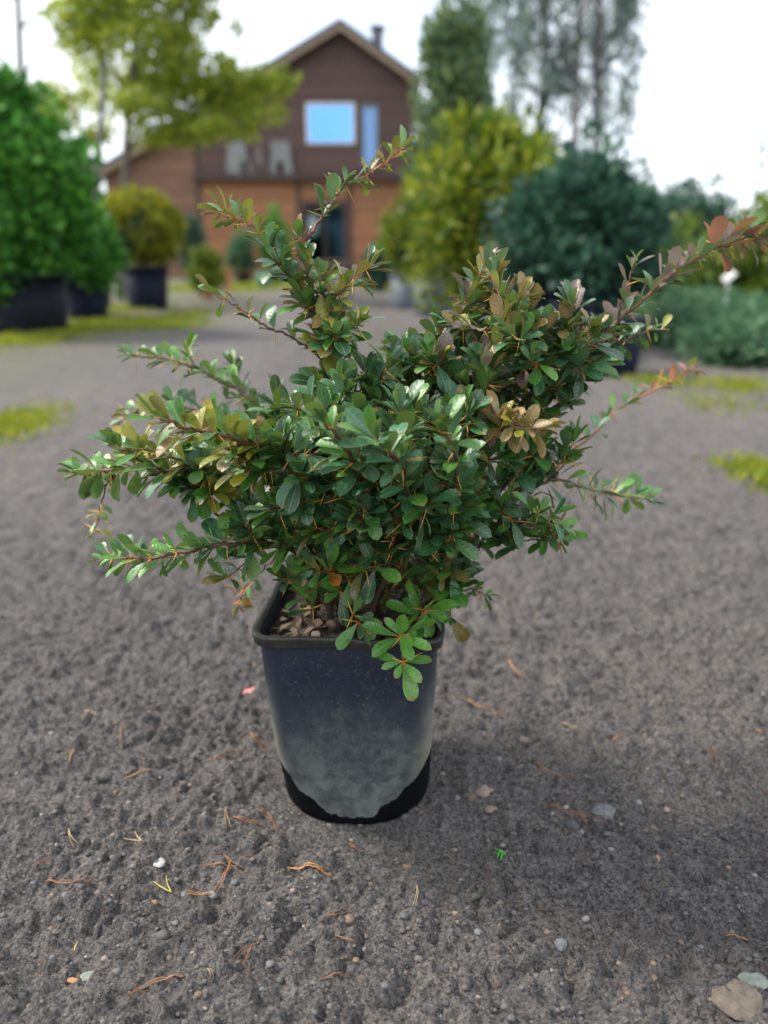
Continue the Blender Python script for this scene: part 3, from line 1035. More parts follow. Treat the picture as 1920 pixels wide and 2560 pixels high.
# far wood closing the view
cl = []
for k in range(330):
    x = random.uniform(-60, 60)
    cl.append((np.array((x, 62 + random.uniform(0, 8), random.uniform(0.2, 2.6 + 1.1 * math.sin(x * 0.31)))), (1.5, 1.2, 1.0)))
fw = crown("far_wood", cl, 45, 0.75, [FO['far']], None, DIA, 0.2, 0.8, (), 0.2)
tag(fw, "distant dark green wood along the horizon", "wood", kind="stuff")

# ------------------------------------------------------------------ grass patches
M['grass'] = foliage("grass_blade", [(0.15, (0.090, 0.160, 0.012)), (0.45, (0.210, 0.290, 0.018)), (0.8, (0.400, 0.380, 0.030))], trans=0.4)


def grass(label, spots, n, hgt):
    VV, FF, base = [], [], 0
    for (u, v, su, sv, k) in spots:
        c = gp(u, v); e1 = gp(u + su, v); e2 = gp(u, v - sv)
        rx, ry = (e1 - c).length, (e2 - c).length
        m_ = int(n * k)
        x = c.x + rng.normal(size=m_) * rx * 0.5; y = c.y + rng.normal(size=m_) * ry * 0.5
        P = np.stack([x, y, ground_height(x, y) - 0.004], 1)
        D = np.stack([rng.normal(size=m_) * 0.5, rng.normal(size=m_) * 0.5, np.ones(m_)], 1)
        s = hgt * (0.5 + rng.random(m_))
        V, F = leaves_vf(P, D, s, LONG * np.array([1, 0.8, 1]))
        VV.append(V); FF.append(F + base); base += len(V)
    o = obj("grass", np_mesh("grass", np.concatenate(VV), np.concatenate(FF), M['grass']))
    return tag(o, label, "grass", kind="stuff")


grass("short bright grass tuft on the gravel by the tall green thuja", [(30, 1080, 95, 48, .8), (0, 1060, 60, 40, .4)], 1300, 0.035)
grass("yellow-green grass strip around the thuja pots and post", [(270, 812, 150, 16, 1.2), (430, 815, 90, 10, .5), (60, 850, 110, 18, .9), (300, 775, 120, 14, .5), (470, 790, 60, 9, .3)], 2600, 0.05)
grass("thin grass growing through gravel before the juniper bed", [(1900, 1195, 70, 34, .55), (1800, 1010, 130, 24, .16), (1650, 955, 90, 14, .35), (1850, 965, 100, 16, .4)], 1600, 0.035)
grass("mown lawn between the junipers and lime green bushes", [(1800, 760, 220, 18, 1.6), (1900, 730, 200, 12, 1.2)], 3000, 0.07)
grass("grass growing along the house front", [(560, 722, 160, 9, 1.0), (980, 720, 90, 8, .6), (680, 715, 120, 6, .6)], 2200, 0.10)

# ------------------------------------------------------------------ nursery things before the house
M['wood_grey'] = plain("weathered_brown_board", (0.100, 0.065, 0.050), (0.165, 0.115, 0.090), 8, 0.7, 0.4, stretch=(0.6, 6, 6))
M['iron'] = plain("dark_iron", (0.012, 0.012, 0.013), (0.022, 0.022, 0.024), 30, 0.5, 0.1)
by = 14.5
b0, b1 = at(800, 640, by), at(880, 640, by)
e = empty("garden_table", ((b0.x + b1.x) / 2, by, 0)); tag(e, "low weathered board table standing before the glazed house door", "table")
hw = (b1.x - b0.x) / 2
for k in range(5):
    y_ = -0.30 + k * 0.15
    box("board", -hw, hw, y_, y_ + 0.138, 0.60 + 0.002 * (k % 2), 0.635 + 0.002 * (k % 2), M['wood_grey'], e)
box("apron", -hw + 0.03, hw - 0.03, -0.27, -0.24, 0.50, 0.602, M['wood_grey'], e)
for sx_ in (-1, 1):
    for sy_ in (-0.22, 0.36):
        x_ = sx_ * (hw - 0.06)
        box("leg", x_ - 0.03, x_ + 0.03, sy_ - 0.03, sy_ + 0.03, -0.01, 0.601, M['iron'], e)

M['teal'] = plain("teal_plastic", (0.010, 0.200, 0.130), (0.020, 0.260, 0.170), 9, 0.4, 0.05)
M['terracotta'] = plain("terracotta", (0.34, 0.110, 0.045), (0.42, 0.160, 0.075), 18, 0.8, 0.2)
p = gp(662, 722); e = empty("bucket", p); tag(e, "small teal plastic bucket on the ground left of the board table", "bucket")
lathe("body", [(0.001, 0.0), (0.12, -0.005), (0.155, 0.36), (0.145, 0.36), (0.12, 0.02)], M['teal'], e)
lathe("rim", [(0.153, 0.345), (0.168, 0.35), (0.165, 0.372), (0.150, 0.372), (0.146, 0.36)], M['teal'], e)
tube("handle", [(math.cos(t) * 0.16, -0.02, 0.36 + 0.10 * math.sin(t)) for t in [math.pi * k / 10 for k in range(11)]], 0.005, M['iron'], e, 6)
p = gp(562, 730); e = empty("price_board", p); tag(e, "white and orange price board leaning among small potted conifers", "board")
M['white_paint'] = plain("white_board", (0.58, 0.58, 0.55), (0.68, 0.68, 0.66), 8, 0.5, 0.05)
M['orange_paint'] = plain("orange_board", (0.55, 0.13, 0.045), (0.62, 0.18, 0.07), 8, 0.5, 0.05)
bm1 = box("panel", -0.12, 0.02, -0.012, 0.012, 0.06, 0.50, M['white_paint'], e)
bm2 = box("stripe", 0.0215, 0.13, -0.014, 0.014, 0.05, 0.52, M['orange_paint'], e)
box("stake", -0.015, 0.015, 0.014, 0.036, -0.03, 0.45, M['wood_grey'], e)
for (u, v, r, h, pm, ch_, key, lab, plab) in (
        (520, 745, .13, .22, 'terracotta', .55, 'thuja_gold', "little golden conifer in terracotta pot beside the price board", "terracotta pot holding the little golden conifer"),
        (490, 715, .20, .30, 'pot_black', 1.25, 'blue', "blue-green dwarf conifer between globe thuja and price board", "black pot of the blue-green dwarf conifer"),
        (610, 712, .20, .28, 'pot_black', 1.00, 'juniper', "grey-green dwarf conifer between price board and teal bucket", "black pot of the grey-green dwarf conifer"),
        (690, 712, .18, .26, 'pot_black', 1.45, 'thuja_green', "slim dark green conifer behind the teal bucket", "black pot of the slim dark green conifer"),
        (940, 728, .24, .22, 'pot_navy', .50, 'blue', "low dark conifer in bowl pot beside the board table", "low navy bowl pot beside the board table"),
        (975, 716, .20, .30, 'pot_black', 1.15, 'thuja_green', "dark green conifer against the house wall beside the grey pots", "black pot of the conifer against the house wall")):
    q = gp(u, v)
    nursery_pot(q, r, h, M[pm], plab)
    conifer(q, h * 0.85, ch_, 0.20 + 0.16 * ch_, 0.20 + 0.16 * ch_, FO[key], lab, 70, 50, 0.075, 0.11, 0.35, 0.12, 0.02)
# white plant label on a stick
p = gp(1802, 835)
pt = at(1802, 668, p.y)
e = empty("plant_label", p); tag(e, "small white plant label on a thin stick among the junipers", "label")
tube("stick", [(0, 0, -0.02), (0.004, 0, pt.z - 0.10)], [0.006, 0.005], M['white_frame'], e, 6)
V, F = box_vf(-0.062, 0.062, -0.003, 0.003, -0.035, 0.035)
o = obj("card", mesh("card", V, F, M['white_paint']), e, (0.0, -0.007, pt.z - 0.08)); o.rotation_euler = (R(-38), R(-38), 0)

# ------------------------------------------------------------------ the square black pot with the shrub
def big_pot_mat():
    m, n, b = newmat("dusty_black_plastic")
    tc = N(n, "ShaderNodeTexCoord")
    P = tc.outputs["Object"]
    sp = N(n, "ShaderNodeSeparateXYZ"); L(n, P, sp.inputs[0])
    x, y, z = sp.outputs
    n1 = N(n, "ShaderNodeTexNoise", i_Scale=16, i_Detail=6, i_Roughness=0.62); L(n, P, n1.inputs["Vector"])
    n2 = N(n, "ShaderNodeTexNoise", i_Scale=330, i_Detail=4, i_Roughness=0.7); L(n, P, n2.inputs["Vector"])
    n3 = N(n, "ShaderNodeTexNoise", i_Scale=55, i_Detail=5, i_Roughness=0.7); L(n, P, n3.inputs["Vector"])
    # vertical rinse streaks
    mp = N(n, "ShaderNodeMapping"); mp.inputs["Scale"].default_value = (60, 60, 2.5); L(n, P, mp.inputs[0])
    n4 = N(n, "ShaderNodeTexNoise", i_Scale=1.0, i_Detail=4); L(n, mp.outputs[0], n4.inputs["Vector"])
    base = mixc(n, maprange(n, n1.outputs["Fac"], 0.35, 0.7), (0.010, 0.0155, 0.030), (0.019, 0.027, 0.046))
    # dried splash mud: thick low down, thinning upwards
    zz = math_(n, 'ADD', z, math_(n, 'MULTIPLY', math_(n, 'SUBTRACT', n1.outputs["Fac"], 0.5), 0.16))
    dust = maprange(n, zz, 0.215, 0.045, 0.0, 1.0)
    dust = math_(n, 'MULTIPLY', dust, maprange(n, n3.outputs["Fac"], 0.32, 0.66, 0.35, 1.0))
    dust = math_(n, 'MULTIPLY', dust, maprange(n, n4.outputs["Fac"], 0.25, 0.7, 0.85, 1.05))
    corner = maprange(n, math_(n, 'ABSOLUTE', x), 0.078, 0.105)
    dust = math_(n, 'MAXIMUM', dust, math_(n, 'MULTIPLY', math_(n, 'MULTIPLY', corner, maprange(n, zz, 0.26, 0.10)), 0.95))
    c = mixc(n, math_(n, 'MULTIPLY', dust, 0.86), base, (0.150, 0.166, 0.146))
    c = mixc(n, math_(n, 'MULTIPLY', math_(n, 'MULTIPLY', corner, maprange(n, zz, 0.22, 0.05)), 0.8), c, (0.27, 0.25, 0.17))
    # scuffs and dried drips
    mp2 = N(n, "ShaderNodeMapping"); mp2.inputs["Scale"].default_value = (90, 90, 5); mp2.inputs["Rotation"].default_value = (0.1, 0.25, 0); L(n, P, mp2.inputs[0])
    n5 = N(n, "ShaderNodeTexNoise", i_Scale=1.0, i_Detail=6, i_Roughness=0.6); L(n, mp2.outputs[0], n5.inputs["Vector"])
    c = mixc(n, math_(n, 'MULTIPLY', maprange(n, n5.outputs["Fac"], 0.62, 0.72), maprange(n, n1.outputs["Fac"], 0.45, 0.6, 0, 0.35)), c, (0.17, 0.18, 0.18))
    c = mixc(n, maprange(n, n3.outputs["Fac"], 0.60, 0.72, 0, 0.35), c, (0.12, 0.12, 0.11))
    # pale specks
    c = mixc(n, maprange(n, n2.outputs["Fac"], 0.60, 0.70, 0, 0.5), c, (0.20, 0.21, 0.20))
    c = mixc(n, maprange(n, n2.outputs["Fac"], 0.36, 0.30, 0, 0.5), c, (0.012, 0.014, 0.016))
    # the washed dark foot with its scalloped edge
    wav = N(n, "ShaderNodeTexNoise", i_Scale=42, i_Detail=3); wav.noise_dimensions = '1D'
    L(n, math_(n, 'ADD', x, math_(n, 'MULTIPLY', y, 0.37)), wav.inputs["W"])
    edge = math_(n, 'ADD', math_(n, 'MULTIPLY', math_(n, 'MULTIPLY', x, x), 7.5), -0.006)
    edge = math_(n, 'ADD', edge, math_(n, 'MULTIPLY', wav.outputs["Fac"], 0.034))
    low = maprange(n, math_(n, 'SUBTRACT', z, edge), 0.0016, -0.0008)
    c = mixc(n, low, c, (0.0035, 0.004, 0.005))
    L(n, c, b.inputs["Base Color"])
    L(n, math_(n, 'MAXIMUM', maprange(n, dust, 0, 1, 0.38, 0.75), math_(n, 'MULTIPLY', low, 0.85)), b.inputs["Roughness"])
    L(n, maprange(n, low, 0, 1, 0.5, 0.08), b.inputs["Specular IOR Level"])
    bp = N(n, "ShaderNodeBump", i_Strength=0.25, i_Distance=0.0008)
    L(n, math_(n, 'ADD', n2.outputs["Fac"], math_(n, 'MULTIPLY', n3.outputs["Fac"], 1.5)), bp.inputs["Height"])
    L(n, bp.outputs[0], b.inputs["Normal"])
    return m


def rim_mat():
    m, n, b = newmat("worn_black_rim")
    tc = N(n, "ShaderNodeTexCoord")
    n1 = N(n, "ShaderNodeTexNoise", i_Scale=40, i_Detail=6, i_Roughness=0.7); L(n, tc.outputs["Object"], n1.inputs["Vector"])
    ge = N(n, "ShaderNodeNewGeometry")
    c = mixc(n, maprange(n, n1.outputs["Fac"], 0.35, 0.75, 0.12, 0.7), (0.012, 0.014, 0.018), (0.095, 0.080, 0.058))
    L(n, c, b.inputs["Base Color"])
    b.inputs["Roughness"].default_value = 0.6
    bp = N(n, "ShaderNodeBump", i_Strength=0.3, i_Distance=0.001); L(n, n1.outputs["Fac"], bp.inputs["Height"]); L(n, bp.outputs[0], b.inputs["Normal"])
    return m


M['big_pot'] = big_pot_mat()
M['big_rim'] = rim_mat()
NS = 96


def ring(half, p, z, dx=0.0):
    out = []
    for k in range(NS):
        a = 2 * math.pi * (k + 0.5) / NS
        ca, sa = math.cos(a), math.sin(a)
        r = half / ((abs(ca) ** p + abs(sa) ** p) ** (1 / p))
        out.append((r * ca, r * sa, z))
    return out


def rings_mesh(name, rings, m, parent, cap_first=False, cap_last=False):
    V = [v for r in rings for v in r]
    F = []
    for i in range(len(rings) - 1):
        for k in range(NS):
            k2 = (k + 1) % NS
            F.append((i * NS + k, i * NS + k2, (i + 1) * NS + k2, (i + 1) * NS + k))
    if cap_first: F.append(tuple(range(NS - 1, -1, -1)))
    if cap_last: F.append(tuple((len(rings) - 1) * NS + k for k in range(NS)))
    return obj(name, mesh(name, V, F, m, True), parent)


pot = empty("plant_pot", POT)
pot.rotation_euler.z = POT_YAW
tag(pot, "square black plastic pot with dusty sides and dark scalloped foot holding the barberry", "pot")
H0 = W / 2 - 0.006


def half_at(t):                   # t 0 bottom .. 1 top
    return 0.1015 + (H0 - 0.1015) * t ** 0.9


def pow_at(t):
    return 2.25 + 9.5 * t ** 1.45


rs = [ring(half_at(0) * 0.93, 2.2, -0.006), ring(half_at(0) * 0.985, 2.22, -0.001)]
for i in range(22):
    t = i / 21
    rs.append(ring(half_at(t), pow_at(t), 0.006 + (HP - 0.012) * t))
rings_mesh("pot_wall", rs, M['big_pot'], pot, cap_first=True)


def wob(r, amp, seed):            # slightly bent lip
    return [(x, y, z + amp * math.sin(7 * math.atan2(y, x) + seed) + amp * 0.6 * math.sin(13 * math.atan2(y, x) + 2 * seed)) for x, y, z in r]


lip = [(H0 + 0.0003, HP - 0.0150), (H0 + 0.0042, HP - 0.0148), (H0 + 0.0056, HP - 0.0135), (H0 + 0.0056, HP - 0.0060), (H0 + 0.0072, HP - 0.0052), (H0 + 0.0074, HP - 0.0012), (H0 + 0.0060, HP - 0.0002), (H0 + 0.0035, HP), (H0 + 0.001, HP - 0.001), (H0 - 0.0015, HP - 0.005)]
rings_mesh("rim", [wob(ring(h, 13.0, z), 0.0009, 1.3) for h, z in lip], M['big_rim'], pot)
inner = [(H0 - 0.0016, HP - 0.0052), (H0 - 0.003, HP - 0.02), (H0 - 0.006, HP - 0.05), (H0 - 0.010, HP - 0.09)]
M['pot_inner'] = plain("inner_black_plastic", (0.010, 0.014, 0.024), (0.018, 0.024, 0.038), 14, 0.4, 0.1)
rings_mesh("inner_wall", [ring(h, 12, z) for h, z in inner], M['pot_inner'], pot)
# soil, a lumpy sheet inside the pot
SOIL_Z = HP - 0.028
V, F = [], []
ns = 46
for j in range(ns + 1):
    for i in range(ns + 1):
        a_, b_ = i / ns * 2 - 1, j / ns * 2 - 1
        x_, y_ = a_ * (H0 - 0.004), b_ * (H0 - 0.004)
        r = 1.0
        if abs(a_) > 0.8 and abs(b_) > 0.8:
            f_ = 1 - 0.055 * ((abs(a_) - 0.8) / 0.2) * ((abs(b_) - 0.8) / 0.2)
            x_ *= f_; y_ *= f_
        h_ = float(vnoise(np.array([x_ * 70.]), np.array([y_ * 70.]), 9)[0]) * 0.011 + float(vnoise(np.array([x_ * 220.]), np.array([y_ * 220.]), 10)[0]) * 0.005
        V.append((x_, y_, SOIL_Z - 0.010 + h_ + 0.014 * (1 - a_ * a_) * (1 - b_ * b_)))
for j in range(ns):
    for i in range(ns):
        q = j * (ns + 1) + i
        F.append((q, q + 1, q + ns + 2, q + ns + 1))
obj("soil", mesh("soil", V, F, M['soil'], True), pot)

# ------------------------------------------------------------------ the barberry
PY = POT.y
LM = {
    'dark': leaf_mat("leaf_dark_green", (0.006, 0.050, 0.016), (0.016, 0.095, 0.026), under=(0.06, 0.13, 0.05)),
    'teal': leaf_mat("leaf_blue_green", (0.014, 0.105, 0.042), (0.038, 0.180, 0.066), under=(0.09, 0.17, 0.09)),
    'green': leaf_mat("leaf_green", (0.028, 0.155, 0.010), (0.070, 0.240, 0.018), under=(0.10, 0.19, 0.05)),
    'bright': leaf_mat("leaf_bright_green", (0.065, 0.240, 0.018), (0.110, 0.310, 0.026), under=(0.16, 0.28, 0.08)),
    'yellow': leaf_mat("leaf_yellow_green", (0.220, 0.240, 0.012), (0.360, 0.300, 0.016), vein=(0.45, 0.36, 0.05), under=(0.24, 0.26, 0.06)),
    'bronze': leaf_mat("leaf_bronze", (0.200, 0.120, 0.030), (0.270, 0.180, 0.060), vein=(0.40, 0.26, 0.08), under=(0.26, 0.17, 0.07)),
    'purple': leaf_mat("leaf_purple_grey", (0.120, 0.070, 0.075), (0.175, 0.110, 0.100), vein=(0.24, 0.14, 0.11), margin=(0.26, 0.17, 0.14), under=(0.26, 0.19, 0.17)),
    'orange': leaf_mat("leaf_orange_spotted", (0.330, 0.085, 0.010), (0.420, 0.150, 0.014), vein=(0.45, 0.20, 0.03), under=(0.38, 0.16, 0.04), spots=0.7),
    'olive': leaf_mat("leaf_olive_ageing", (0.090, 0.090, 0.016), (0.150, 0.120, 0.020), vein=(0.25, 0.17, 0.04), under=(0.18, 0.15, 0.05), spots=0.6),
    'red': leaf_mat("leaf_red_tip", (0.360, 0.060, 0.040), (0.450, 0.110, 0.050), under=(0.40, 0.14, 0.10)),
}
LKEYS = list(LM)


def stem_mat(name, old, young):
    m, n, b = newmat(name)
    uv = N(n, "ShaderNodeUVMap"); sx = N(n, "ShaderNodeSeparateXYZ"); L(n, uv.outputs[0], sx.inputs[0])
    ge = N(n, "ShaderNodeNewGeometry")
    no = N(n, "ShaderNodeTexNoise", i_Scale=240, i_Detail=4); L(n, ge.outputs["Position"], no.inputs["Vector"])
    c = mixc(n, maprange(n, sx.outputs[0], 0.3, 1.0), old, young)
    c = mixc(n, maprange(n, no.outputs["Fac"], 0.4, 0.7, 0, 0.5), c, tuple(x * 0.4 for x in old))
    L(n, c, b.inputs["Base Color"]); b.inputs["Roughness"].default_value = 0.6
    bp = N(n, "ShaderNodeBump", i_Strength=0.4, i_Distance=0.0008); L(n, no.outputs["Fac"], bp.inputs["Height"]); L(n, bp.outputs[0], b.inputs["Normal"])
    return m


M['stem'] = stem_mat("barberry_bark", (0.060, 0.034, 0.022), (0.170, 0.055, 0.024))
M['twig'] = stem_mat("young_barberry_shoot", (0.060, 0.030, 0.016), (0.190, 0.060, 0.022))
M['stem_red'] = stem_mat("red_barberry_shoot", (0.180, 0.045, 0.022), (0.480, 0.080, 0.035))
M['thorn'] = plain("orange_thorn", (0.52, 0.26, 0.035), (0.60, 0.38, 0.075), 60, 0.45, 0)


# leaf blades: spoon shaped, folded a little along the midrib
def leaf_template(curve, fold, wide, twist, tip):
    S = [0.0, 0.10, 0.26, 0.43, 0.60, 0.77, 0.92, 1.0]
    Wd = [0.010, 0.026, 0.085, 0.150, 0.195, 0.200, 0.145, 0.012]
    V, F, UV = [], [], []
    for s, w in zip(S, Wd):
        w *= wide
        zc = curve * (s * s - 0.55 * s) - tip * max(0, s - 0.7) ** 2 * 3
        tw = twist * s
        for k, q in enumerate((-1, 0, 1)):
            yy_ = q * w * (1 - 0.15 * abs(fold))
            zz_ = abs(q) * w * fold
            V.append((s, yy_ * math.cos(tw) - zz_ * math.sin(tw), zc + yy_ * math.sin(tw) + zz_ * math.cos(tw)))
            UV.append((s, 0.5 + 0.5 * q))
    for i in range(len(S) - 1):
        for k in range(2):
            a_ = i * 3 + k
            F.append((a_, a_ + 3, a_ + 4, a_ + 1))
    return np.array(V), np.array(F), np.array(UV)


LT = [leaf_template(*a) for a in ((-0.10, 0.30, 1.05, 0.0, 0.0), (-0.25, 0.22, 0.95, 0.15, 0.1), (0.10, 0.45, 0.9, -0.1, 0.0), (-0.18, 0.12, 1.15, 0.05, 0.25),
                                  (0.05, 0.30, 1.0, 0.25, 0.2), (-0.32, 0.35, 0.88, -0.2, 0.0), (0.16, 0.20, 1.1, 0.0, 0.35), (-0.05, 0.55, 0.95, 0.1, 0.1))]

shrub = empty("barberry_shrub", (POT.x, POT.y, SOIL_Z))
tag(shrub, "spreading thorny barberry with glossy green leaves growing in the square black pot", "shrub")
SO = Vector((POT.x, POT.y, SOIL_Z))
leaves = []                       # (template, colour, 3x3 basis*size, position)
thornV, thornF = [], []
nodes_all = []


def pick(w):
    ks = list(w); t = random.random() * sum(w.values())
    for k in ks:
        t -= w[k]
        if t <= 0: return k
    return ks[-1]


UP = Vector((0, 0, 1))


def rosette(p, T, n, size, pal, spread=1.0, lift=0.25, thorns=1):
    T = T.normalized()
    x = T.orthogonal().normalized(); y = T.cross(x)
    a0 = random.uniform(0, 6.28)
    for k in range(n):
        a = a0 + k * 2.399 + random.uniform(-.3, .3)
        th_ = random.uniform(0.55, 1.30) * spread
        rad = x * math.cos(a) + y * math.sin(a)
        D = T * math.cos(th_) + rad * math.sin(th_) + UP * lift * random.uniform(0.4, 1.4)
        D.normalize()
        Nn = T * 0.5 + UP * 1.05 - rad * 0.10 + Vector((random.uniform(-.35, .35), random.uniform(-.5, .2), random.uniform(-.2, .2)))
        Nn = Nn - D * Nn.dot(D)
        if Nn.length < 1e-3: continue
        Nn.normalize()
        Yv = Nn.cross(D)
        s = size * random.uniform(0.85, 1.68)
        B = np.array([[D.x, Yv.x, Nn.x], [D.y, Yv.y, Nn.y], [D.z, Yv.z, Nn.z]]) * s
        leaves.append((random.randrange(len(LT)), pick(pal), B, np.array(p)))
    if thorns:
        for k in range(random.choice((0, 1, 1, 2, 3)) if thorns == 1 else thorns):
            a = a0 + 1.3 + k * 2.1
            rad = x * math.cos(a) + y * math.sin(a)
            D = (rad + T * random.uniform(-0.35, 0.35) - UP * 0.12).normalized()
            l_ = random.uniform(0.014, 0.031)
            v, f = tube_vf([p, p + D * l_ * 0.5, p + D * l_], [0.0010, 0.0007, 0.0001], 4, len(thornV))
            thornV.extend(v); thornF.extend([q for q in f])


GREEN = {'dark': 3, 'teal': 3, 'green': 3, 'bright': .5}
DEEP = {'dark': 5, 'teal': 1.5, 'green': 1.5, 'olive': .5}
YEL = {'yellow': 3, 'green': 2.4, 'bronze': 1.0, 'olive': .7}
TOPB = {'purple': 1.4, 'bronze': 1.6, 'green': 2, 'teal': 2, 'yellow': 1}
PURP = {'purple': 3, 'teal': 2, 'green': 1.5, 'bronze': .6}
BRI = {'bright': 3, 'green': 3, 'teal': 1}
LOW = {'green': 3, 'bright': 1, 'olive': 1.2, 'orange': .6, 'dark': 2}
REDT = {'red': 2, 'yellow': 1.5, 'orange': 1, 'green': 1}
BRONZ = {'bronze': 5, 'yellow': 1, 'purple': .6}

segs = []                         # polyline samples of stems, to hang twigs on


def stem(pts, r0, r1, pal, tip=None, t0=0.3, gap=0.020, size=0.029, n=(4, 7), mat='stem', name="stem", lift=0.25, prob=1.0, thorns=1):
    """pts: list of (u, v, depth offset) in enlarged-view pixels, or Vectors"""
    P = [q if isinstance(q, Vector) else at(q[0] * K, q[1] * K, PY + q[2]) for q in pts]
    C = catmull(P, 7 if len(P) > 2 else 10)
    # a little natural crookedness
    C = [c + Vector((random.gauss(0, .0011), random.gauss(0, .0011), random.gauss(0, .0011))) if 0 < i < len(C) - 1 else c for i, c in enumerate(C)]
    m_ = len(C)
    rad = [r0 + (r1 - r0) * (i / (m_ - 1)) ** 0.75 for i in range(m_)]
    sides = 8 if name == "stem" else 5
    V, F = tube_vf([c - SO for c in C], rad, sides)
    uv = [(i // sides / (m_ - 1), 0.5) for i in range(len(V))]
    obj(name, mesh(name, V, F, M[mat], True, uv), shrub)
    if name == "stem" and mat != 'stem_red':
        for i in range(m_):
            segs.append((C[i], rad[i], i / (m_ - 1)))
    # rosettes
    ln = [0.0]
    for i in range(1, m_): ln.append(ln[-1] + (C[i] - C[i - 1]).length)
    tot = ln[-1]
    d = tot * t0 + random.uniform(0, gap)
    while d < tot:
        i = max(1, min(m_ - 1, next((j for j in range(m_) if ln[j] >= d), m_ - 1)))
        f = (d - ln[i - 1]) / max(1e-6, ln[i] - ln[i - 1])
        p = C[i - 1].lerp(C[i], f); T = C[i] - C[i - 1]
        fr = d / tot
        if random.random() < prob:
            pl = tip if (tip and fr > 0.62) else pal
            rosette(p, T, random.randint(*n), size * (1 - 0.18 * fr), pl, 1.0, lift, thorns)
        d += gap * random.uniform(0.75, 1.25)
    rosette(C[-1], C[-1] - C[-2], random.randint(3, 5), size * 0.72, tip or pal, 0.6, lift, 0)
    return C


def soilp(dx, dy): return Vector((POT.x + dx, POT.y + dy, SOIL_Z - 0.004))


# --- main stems (traced as they stand in the bush, each with its own depth)
stem([soilp(-.030, .01), (735, 1160, .02), (722, 1000, .03), (705, 840, .03), (688, 720, .02), (668, 610, .02), (648, 515, .02)], .0055, .0018, GREEN, TOPB, .42, .0165, .025)
stem([(680, 690, .02), (640, 610, .02), (592, 560, .01), (558, 500, .02), (520, 478, .03), (478, 458, .05)], .0021, .0010, GREEN, YEL, .22, .019, .026, mat='twig')
stem([(652, 530, .02), (680, 490, .03), (712, 448, .04), (735, 410, .05), (790, 378, .09), (830, 352, .12), (868, 322, .15)], .0020, .0009, GREEN, YEL, .12, .021, .024, n=(3, 5), mat='stem_red')
stem([(690, 770, .02), (640, 735, .03), (585, 710, .04), (540, 682, .05), (500, 655, .06), (458, 632, .07)], .0019, .0009, GREEN, TOPB, .2, .023, .024, n=(2, 4), mat='twig')
stem([(668, 625, .02), (715, 640, .0), (750, 615, -.01), (800, 578, -.0)], .0016, .0008, YEL, TOPB, .15, .017, .024, n=(3, 5), mat='twig')
stem([(695, 760, .02), (735, 720, -.02), (772, 705, -.03)], .0015, .0008, GREEN, YEL, .2, .014, .027, mat='twig')
# left
stem([soilp(-.045, .03), (690, 1130, .06), (610, 960, .10), (540, 860, .13), (470, 820, .16), (410, 790, .18), (345, 775, .20), (280, 768, .21)], .0048, .0012, GREEN, BRI, .45, .021, .026, n=(3, 5))
stem([(430, 805, .17), (415, 780, .17), (405, 752, .17)], .0013, .0008, BRI, BRI, .2, .015, .024, n=(3, 4), mat='twig', name="twig")
stem([(560, 930, .10), (470, 900, .14), (390, 878, .17), (325, 872, .2), (268, 905, .22)], .0022, .001, GREEN, YEL, .2, .022, .027, n=(3, 5))
stem([soilp(-.03, -.03), (700, 1140, -.06), (620, 1000, -.11), (540, 955, -.14), (470, 940, -.16), (405, 925, -.18), (345, 905, -.19)], .0045, .0013, GREEN, YEL, .42, .0165, .031)
stem([soilp(-.05, .0), (660, 1160, -.02), (560, 1090, -.04), (470, 1055, -.05), (390, 1030, -.06), (300, 1010, -.05), (230, 1015, -.02), (165, 1022, .03)], .0048, .0012, GREEN, BRI, .36, .0170, .030)
stem([(330, 1015, -.05), (290, 985, -.07), (250, 965, -.08)], .0015, .0008, YEL, GREEN, .1, .016, .029, mat='twig', name="twig")
stem([(250, 1015, -.03), (225, 1060, .02), (215, 1110, .05), (205, 1145, .06)], .0013, .0007, GREEN, YEL, .2, .021, .022, n=(2, 4), mat='twig', name="twig")
stem([soilp(-.055, -.02), (680, 1215, -.05), (600, 1180, -.08), (520, 1172, -.10), (430, 1185, -.11), (340, 1205, -.10), (270, 1205, -.08), (225, 1208, -.06)], .0042, .0012, BRI, BRI, .32, .0175, .029)
stem([(560, 1180, -.09), (520, 1225, -.08), (490, 1245, -.08)], .0013, .0007, GREEN, LOW, .2, .018, .026, mat='twig', name="twig")
stem([(600, 1195, -.02), (560, 1240, .0), (528, 1270, .02), (515, 1310, .04)], .0013, .0007, LOW, {'orange': 3, 'olive': 1}, .4, .02, .020, n=(2, 3), mat='twig', name="twig")
stem([(500, 1060, -.05), (430, 1010, -.10), (360, 985, -.12), (310, 970, -.13)], .002, .001, GREEN, YEL, .15, .017, .029)
# right
stem([soilp(.075, .0), (1000, 1225, .02), (1050, 1105, .04), (1110, 1010, .05), (1180, 910, .06), (1240, 825, .06), (1275, 760, .06), (1330, 700, .07), (1400, 640, .09), (1460, 585, .11), (1540, 540, .14), (1625, 505, .17)], .0068, .0013, GREEN, PURP, .36, .0185, .028)
stem([(1480, 575, .12), (1530, 545, .14), (1590, 525, .16), (1680, 512, .19)], .0016, .0010, {'red': 3, 'purple': 2}, {'red': 4, 'purple': 1}, .2, .022, .034, n=(3, 4), mat='stem_red')
stem([soilp(.02, .01), (900, 1130, .0), (935, 960, .0), (930, 860, .01), (940, 790, .02), (985, 700, .03), (1015, 640, .04), (1045, 575, .05)], .0048, .0014, GREEN, TOPB, .38, .0165, .029)
stem([soilp(.04, -.02), (960, 1130, -.04), (1010, 960, -.06), (1050, 850, -.06), (1075, 740, -.05), (1085, 660, -.03), (1062, 590, -.0)], .0046, .0014, GREEN, TOPB, .38, .0165, .030)
